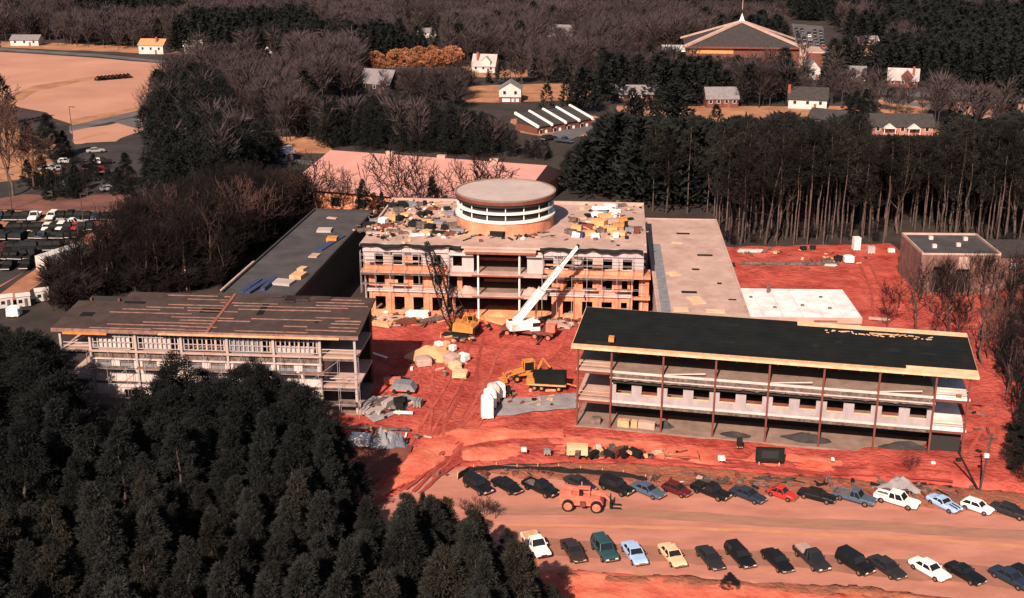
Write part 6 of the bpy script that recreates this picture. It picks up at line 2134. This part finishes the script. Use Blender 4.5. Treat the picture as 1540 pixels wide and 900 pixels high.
for u, v, h in ((1384, 452, 9), (1418, 460, 9.5), (1432, 440, 9), (1462, 468, 10), (1488, 450, 11), (1512, 470, 11), (1402, 470, 8), (1448, 455, 9), (1392, 462, 8), (1410, 448, 8), (1426, 474, 9), (1440, 470, 9), (1456, 446, 9), (1475, 458, 10), (1500, 462, 10), (1395, 444, 7), (1466, 440, 8), (1520, 448, 10), (1372, 470, 7)):
    x, y = at(u, v)
    plant(random.choice(WISP), x, y, h, 'thin bare tree standing before the brick building', 'bare tree', 'bare trees before the brick building')
for u, v, h, w in ((1536, 700, 8.5, 1.0), (1556, 720, 9, 1.1), (1560, 660, 10, 1.1), (1515, 560, 6, 1)):
    x, y = at(u, v)
    plant(random.choice(PINESD), x, y, h, 'dark pine at the right edge beside the red slope', 'pine tree', 'pines at the right edge', w)

# trees before the pink hall
for u, v, h, lb in ((592, 350, 17.5, 'large bare tree with forked limbs before the pink roof, behind the orange roof stores'), (478, 332, 13, 'bare tree at the left end of the pink roof'), (735, 350, 16.5, 'bare tree against the right part of the pink roof'),
                    (704, 352, 14, 'smaller bare tree before the middle of the pink roof'), (515, 336, 11, 'thin bare tree before the orange grass bank'), (632, 350, 15, 'bare tree just right of the large forked one')):
    x, y = at(u, v)
    plant(random.choice(BAREL), x, y, h, lb, 'bare tree', None, 1.1, mats={'branches': M_TWIG, 'trunk': M_BARK})
for u, v, h, lb in ((547, 334, 9.2, 'cone shaped evergreen at the left rear corner of the main building'), (652, 345, 11.0, 'cone shaped evergreen behind the left half of the main roof'), (575, 342, 7.5, 'small evergreen at the foot of the large bare tree')):
    x, y = at(u, v)
    plant(PINESD[1], x, y, h, lb, 'pine tree', None, .85)

# left middle distance
for u, v, h, w, lb in ((76, 240, 12, 1.25, 'round dark evergreen at the foot of the tan field'), (44, 226, 8, 1.2, 'dark evergreen left of the round one by the field'), (98, 236, 7, 1.1, 'small dark evergreen right of the round one')):
    x, y = at(u, v)
    plant(PINESD[0], x, y, h, lb, 'pine tree', None, w)
for k in range(26):
    u, v = random.uniform(20, 245), random.uniform(262, 306)
    if v > 300 and u < 60:
        continue
    x, y = at(u, v)
    plant(random.choice(PINESD if k % 3 else BARES), x, y, random.uniform(4, 8.5), 'dark bushy pine at the edge of the shaded upper car park' if k % 3 else 'dark leafless tree at the edge of the shaded upper car park', 'pine tree' if k % 3 else 'bare tree',
          'pines round the upper car park' if k % 3 else 'bare trees round the upper car park', 1.2)
for u, v, h, lb in ((20, 295, 22, 'big spreading bare tree at the far left edge above the car park'), (-4, 215, 17, 'bare tree at the left edge standing against the tan field'), (52, 285, 15, 'pale bare tree right of the big spreading one'), (228, 180, 10, 'bare tree at the right end of the tan field'),
                    (205, 52, 12, 'pale leafless tree above the far farm road'), (16, 220, 12, 'smaller bare tree beside the one at the left edge')):
    x, y = at(u, v)
    plant(random.choice(BAREL), x, y, h, lb, 'bare tree', None)
for k in range(15):
    u, v = random.uniform(552, 690), random.uniform(98, 112)
    x, y = at(u, v)
    plant(random.choice(RUSS), x, y, random.uniform(5.5, 9), 'russet leaved tree in the sunlit grove left of the white dormer house', 'russet tree', 'russet trees of the sunlit grove', 1.1)
for u, v, h in ((1285, 180, 9), (1275, 176, 7), (1300, 172, 8), (1430, 190, 7.5), (1520, 196, 8), (1545, 200, 9), (1440, 196, 6), (705, 128, 5), (735, 126, 4)):
    x, y = at(u, v)
    plant(random.choice(PINESD), x, y, h, 'dark evergreen among the far houses', 'pine tree', 'evergreens among the far houses', 1.3)
x, y = at(1097, 884)
plant(('shrub', 10, PINESD[2][2][1:]), x, y, 1.5, 'dark round shrub on the red bank below the lower row', 'shrub', None, 2.2, .2)
x, y = at(1368, 716)
plant(('shrub', 12, BAREL[1][2]), x, y, 2.4, 'small leafless shrub on the red strip above the white crew pickup', 'shrub', None, 1.4, .3)
for k in range(9):
    x, y = at(148 + 5.6 * k, 121.5 - .5 * k)
    plant(('shrub', 10, PINESD[k % 3][2][1:]), x, y, 1.8, 'low dark shrub in the hedge across the tan field', 'shrub', 'hedge shrubs in the tan field', 3.2)
for k in range(6):
    x, y = at(700 + k * 9, 775 + 6 * (k % 2))
    plant(('shrub', 12, BARES[k % 5][2]), x, y, 2.2, 'leafless shrub at the left end of the dirt lot', 'shrub', 'shrubs at the end of the dirt lot', 1.3)

# ------------------------------------------------------------------ the far woods: beyond counting, one object of each sort
CLEAR = [[(-200, 64), (0, 66), (150, 72), (285, 88), (285, 100), (262, 125), (240, 160), (245, 195), (170, 218), (100, 220), (60, 190), (-200, 190)],
         [(-200, 195), (70, 190), (105, 222), (250, 205), (300, 235), (230, 290), (280, 310), (260, 330), (130, 400), (0, 470), (-200, 540)],
         [(1285, 126), (1420, 130), (1560, 138), (1600, 192), (1490, 196), (1400, 175), (1290, 160)],
         [(1175, 30), (1245, 34), (1300, 95), (1330, 60), (1345, 100), (1250, 112), (1190, 80)],
         [(945, 84), (1235, 84), (1240, 118), (945, 118)], [(770, 178), (930, 168), (950, 190), (860, 226), (780, 214)],
         [(895, 160), (1290, 165), (1440, 196), (1440, 216), (1280, 216), (1200, 206), (895, 186)],
         [(470, 218), (845, 222), (880, 255), (850, 320), (470, 330)], [(545, 96), (795, 98), (800, 126), (545, 116)], [(695, 136), (905, 124), (905, 166), (700, 172)], [(395, 220), (500, 205), (500, 262), (400, 262)],
         ZB, ZF, [(840, 200), (1640, 200), (1640, 1200), (-400, 1200), (-400, 420), (130, 400), (300, 290), (470, 290), (840, 290)]]


def far_template(seed, pine, n):
    g = np.random.default_rng(seed)
    if pine:
        t = g.random(n) ** .8
        a = g.random(n) * 6.28
        r = .30 * (1 - t) ** .6 * (.4 + .7 * g.random(n))
        P = np.stack([r * np.cos(a), r * np.sin(a), .12 + .86 * t], 1)
        D = np.stack([np.cos(a), np.sin(a), .5 + g.normal(size=n) * .5], 1)
        V = tufts(P, D, .06 + .06 * g.random(n), .017 + .014 * g.random(n), g)
    else:
        t = .28 + .6 * g.random(n)
        a = g.random(n) * 6.28
        r = .20 * g.random(n) * np.sin((t - .2) * 3.4)
        P = np.stack([r * np.cos(a), r * np.sin(a), t], 1)
        D = np.stack([np.cos(a) * .8, np.sin(a) * .8, .9 + g.normal(size=n) * .4], 1)
        V = tufts(P, D, .16 + .16 * g.random(n), .007 + .007 * g.random(n), g)
        tr = tufts(np.array([[0, 0, 0.], [.012, 0, 0]]), np.array([[.02, .03, 1], [-.02, .02, 1.]]), [.8, .7], [.014, .014], g)
        V = np.concatenate([V, tr])
    return V


def forest(name, items, templates, m, label, cat, group=None, wid=1.0):
    allv = []
    it = np.array(items, dtype=np.float64)
    k = rng.integers(0, len(templates), len(it))
    for ti, tv in enumerate(templates):
        q = it[k == ti]
        if not len(q):
            continue
        a = rng.random(len(q)) * 6.28
        ca, sa = np.cos(a), np.sin(a)
        s = q[:, 2]
        w = s * wid * (.8 + .4 * rng.random(len(q)))
        X = tv[None, :, 0] * ca[:, None] - tv[None, :, 1] * sa[:, None]
        Y = tv[None, :, 0] * sa[:, None] + tv[None, :, 1] * ca[:, None]
        V = np.stack([X * w[:, None] + q[:, 0, None], Y * w[:, None] + q[:, 1, None], tv[None, :, 2] * s[:, None] + np.zeros_like(X)], 2)
        allv.append(V.reshape(-1, 3))
    V = np.concatenate(allv)
    o = mesh_obj(name, fast_mesh(name, V, np.arange(len(V)).reshape(-1, 3), m))
    tag(o, label, cat, group, kind='stuff')
    return o


PB = [far_template(500 + s, False, 150) for s in range(6)]
PP = [far_template(600 + s, True, 420) for s in range(5)]
PPF = [np.asarray(crown_pine(650 + s, 10, .9, 2.5, 60, 40, (.6, .8, -1, .5)[s], .42, .09, .95)[0]) / 10 for s in range(4)]
CAPS = [(-400, -99)]
HOUSES_PX = [(o_, to_px(o_.location.x, o_.location.y)) for o_ in C.objects if o_.parent is None and o_.get('category') in ('house', 'church', 'shed') and o_.location.y > 300]


def house_cap(u, v):
    """trees standing in front of a house stay below its walls"""
    cap = -999
    for o_, (hu, hv) in HOUSES_PX:
        wpx = 34 if o_['category'] != 'church' else 95
        if abs(u - hu) < wpx and hv - 4 < v < hv + 60:
            cap = max(cap, hv - (3 if o_['category'] != 'church' else -6))
    return cap


P1 = [(225, 200), (258, 150), (300, 126), (340, 140), (352, 190), (410, 204), (420, 240), (400, 262), (330, 300), (250, 312), (225, 290), (262, 262), (300, 240), (240, 215)]
P2 = [(430, 160), (560, 150), (700, 172), (770, 178), (800, 210), (860, 224), (850, 244), (700, 236), (490, 222)]
bare_far, pine_far, pine_mid = [], [], []
for _ in range(26000):
    d = 300 + 900 * random.random() ** 1.0
    x = random.uniform(-.62, .62) * d
    y = d
    if y < 233:
        continue
    u, v = to_px(x, y)
    if u < -140 or u > 1680 or v > 300 or any(inside((u, v), c) for c in CLEAR):
        continue
    n = noise.noise(Vector((x * .012, y * .012, 4)))
    h = random.uniform(9, 16)
    c = house_cap(u, v) - (14 if random.random() < .35 else 0)
    if c > -900:
        if random.random() < .45:
            continue
        h = min(h, sky_h(x, y, c) if random.random() < .9 else h)
    if 470 < u < 840 and v > 170:
        continue
    if 545 < u < 695 and 108 < v < 170:
        h = min(h, sky_h(x, y, 102))
    if h < 2:
        continue
    if inside((u, v), P1) or inside((u, v), P2):
        continue
    right = .25 if u > 1230 and v < 130 else 0
    (pine_far if n + right > .22 or random.random() < .05 else bare_far).append((x, y, h))
for poly, cap in ((P1, lambda u: lerp_line([(220, 160), (250, 108), (290, 92), (330, 104), (350, 150), (400, 176), (430, 210)], u)), (P2, lambda u: lerp_line([(430, 130), (520, 146), (600, 138), (690, 158), (740, 172), (790, 200), (860, 226)], u))):
    us, vs_ = [p[0] for p in poly], [p[1] for p in poly]
    pl = pxpoly(poly)
    xs, ys = [p[0] for p in pl], [p[1] for p in pl]
    for _ in range(4200):
        x, y = random.uniform(min(xs), max(xs)), random.uniform(min(ys), max(ys))
        u, v = to_px(x, y)
        if not inside((u, v), poly):
            continue
        h = min(random.uniform(7, 17), sky_h(x, y, cap(u) + random.uniform(0, 14)))
        if h > 3:
            (bare_far if random.random() < .06 else pine_mid).append((x, y, h))
# thin the middle wood to a spacing of about 4 m
cell = {}
for p in pine_mid:
    cell.setdefault((int(p[0] / 4.2), int(p[1] / 4.2)), p)
pine_mid = list(cell.values())
cell = {}
for p in bare_far + pine_far:
    pass
print('far', len(bare_far), len(pine_far), len(pine_mid), len(far_pines))
under = []
for _ in range(2600):
    u, v = random.uniform(60, 490), random.uniform(290, 470)
    x, y = at(u, v)
    if blocked(x, y) or not (inside((u, v), ZB) or inside((u, v), [(72, 425), (140, 415), (140, 470), (90, 500), (76, 470)])) or (u < 150 and v < 420):
        continue
    under.append((x, y, random.uniform(2, 5.5)))
for _ in range(900):
    u, v = random.uniform(1085, 1640), random.uniform(345, 560)
    x, y = at(u, v)
    if blocked(x, y) or (v > 374 and u < 1480) or inside((u, v), clay_px) or inside((u, v), [(1340, 340), (1500, 340), (1520, 440), (1340, 440)]):
        continue
    under.append((x, y, random.uniform(1.2, 3.5)))
forest('undergrowth', under, PB, M_TWIG, 'dark leafless undergrowth below the bare trees', 'undergrowth', wid=1.5)
forest('bare_woods', bare_far, PB, M_TWIGF, 'leafless brown woods covering the far country', 'woods')
forest('evergreen_woods', pine_far + far_pines, PP, M_NEEDLED, 'dark evergreen patches scattered through the far woods', 'woods', wid=1.1)
if stand_far:
    forest('pine_belt', stand_far, [np.asarray(crown_pine(700 + q, 10, .8, 2.7, 80, 120, .6, .26, .05, .95)[0]) / 10 for q in range(3)], M_NEEDLED, 'black pines at the back of the shaded belt left of the brown roof', 'woods')
forest('middle_pine_wood', pine_mid, PPF, M_NEEDLED, 'black pine wood between the tan field and the pink roofed hall', 'woods')
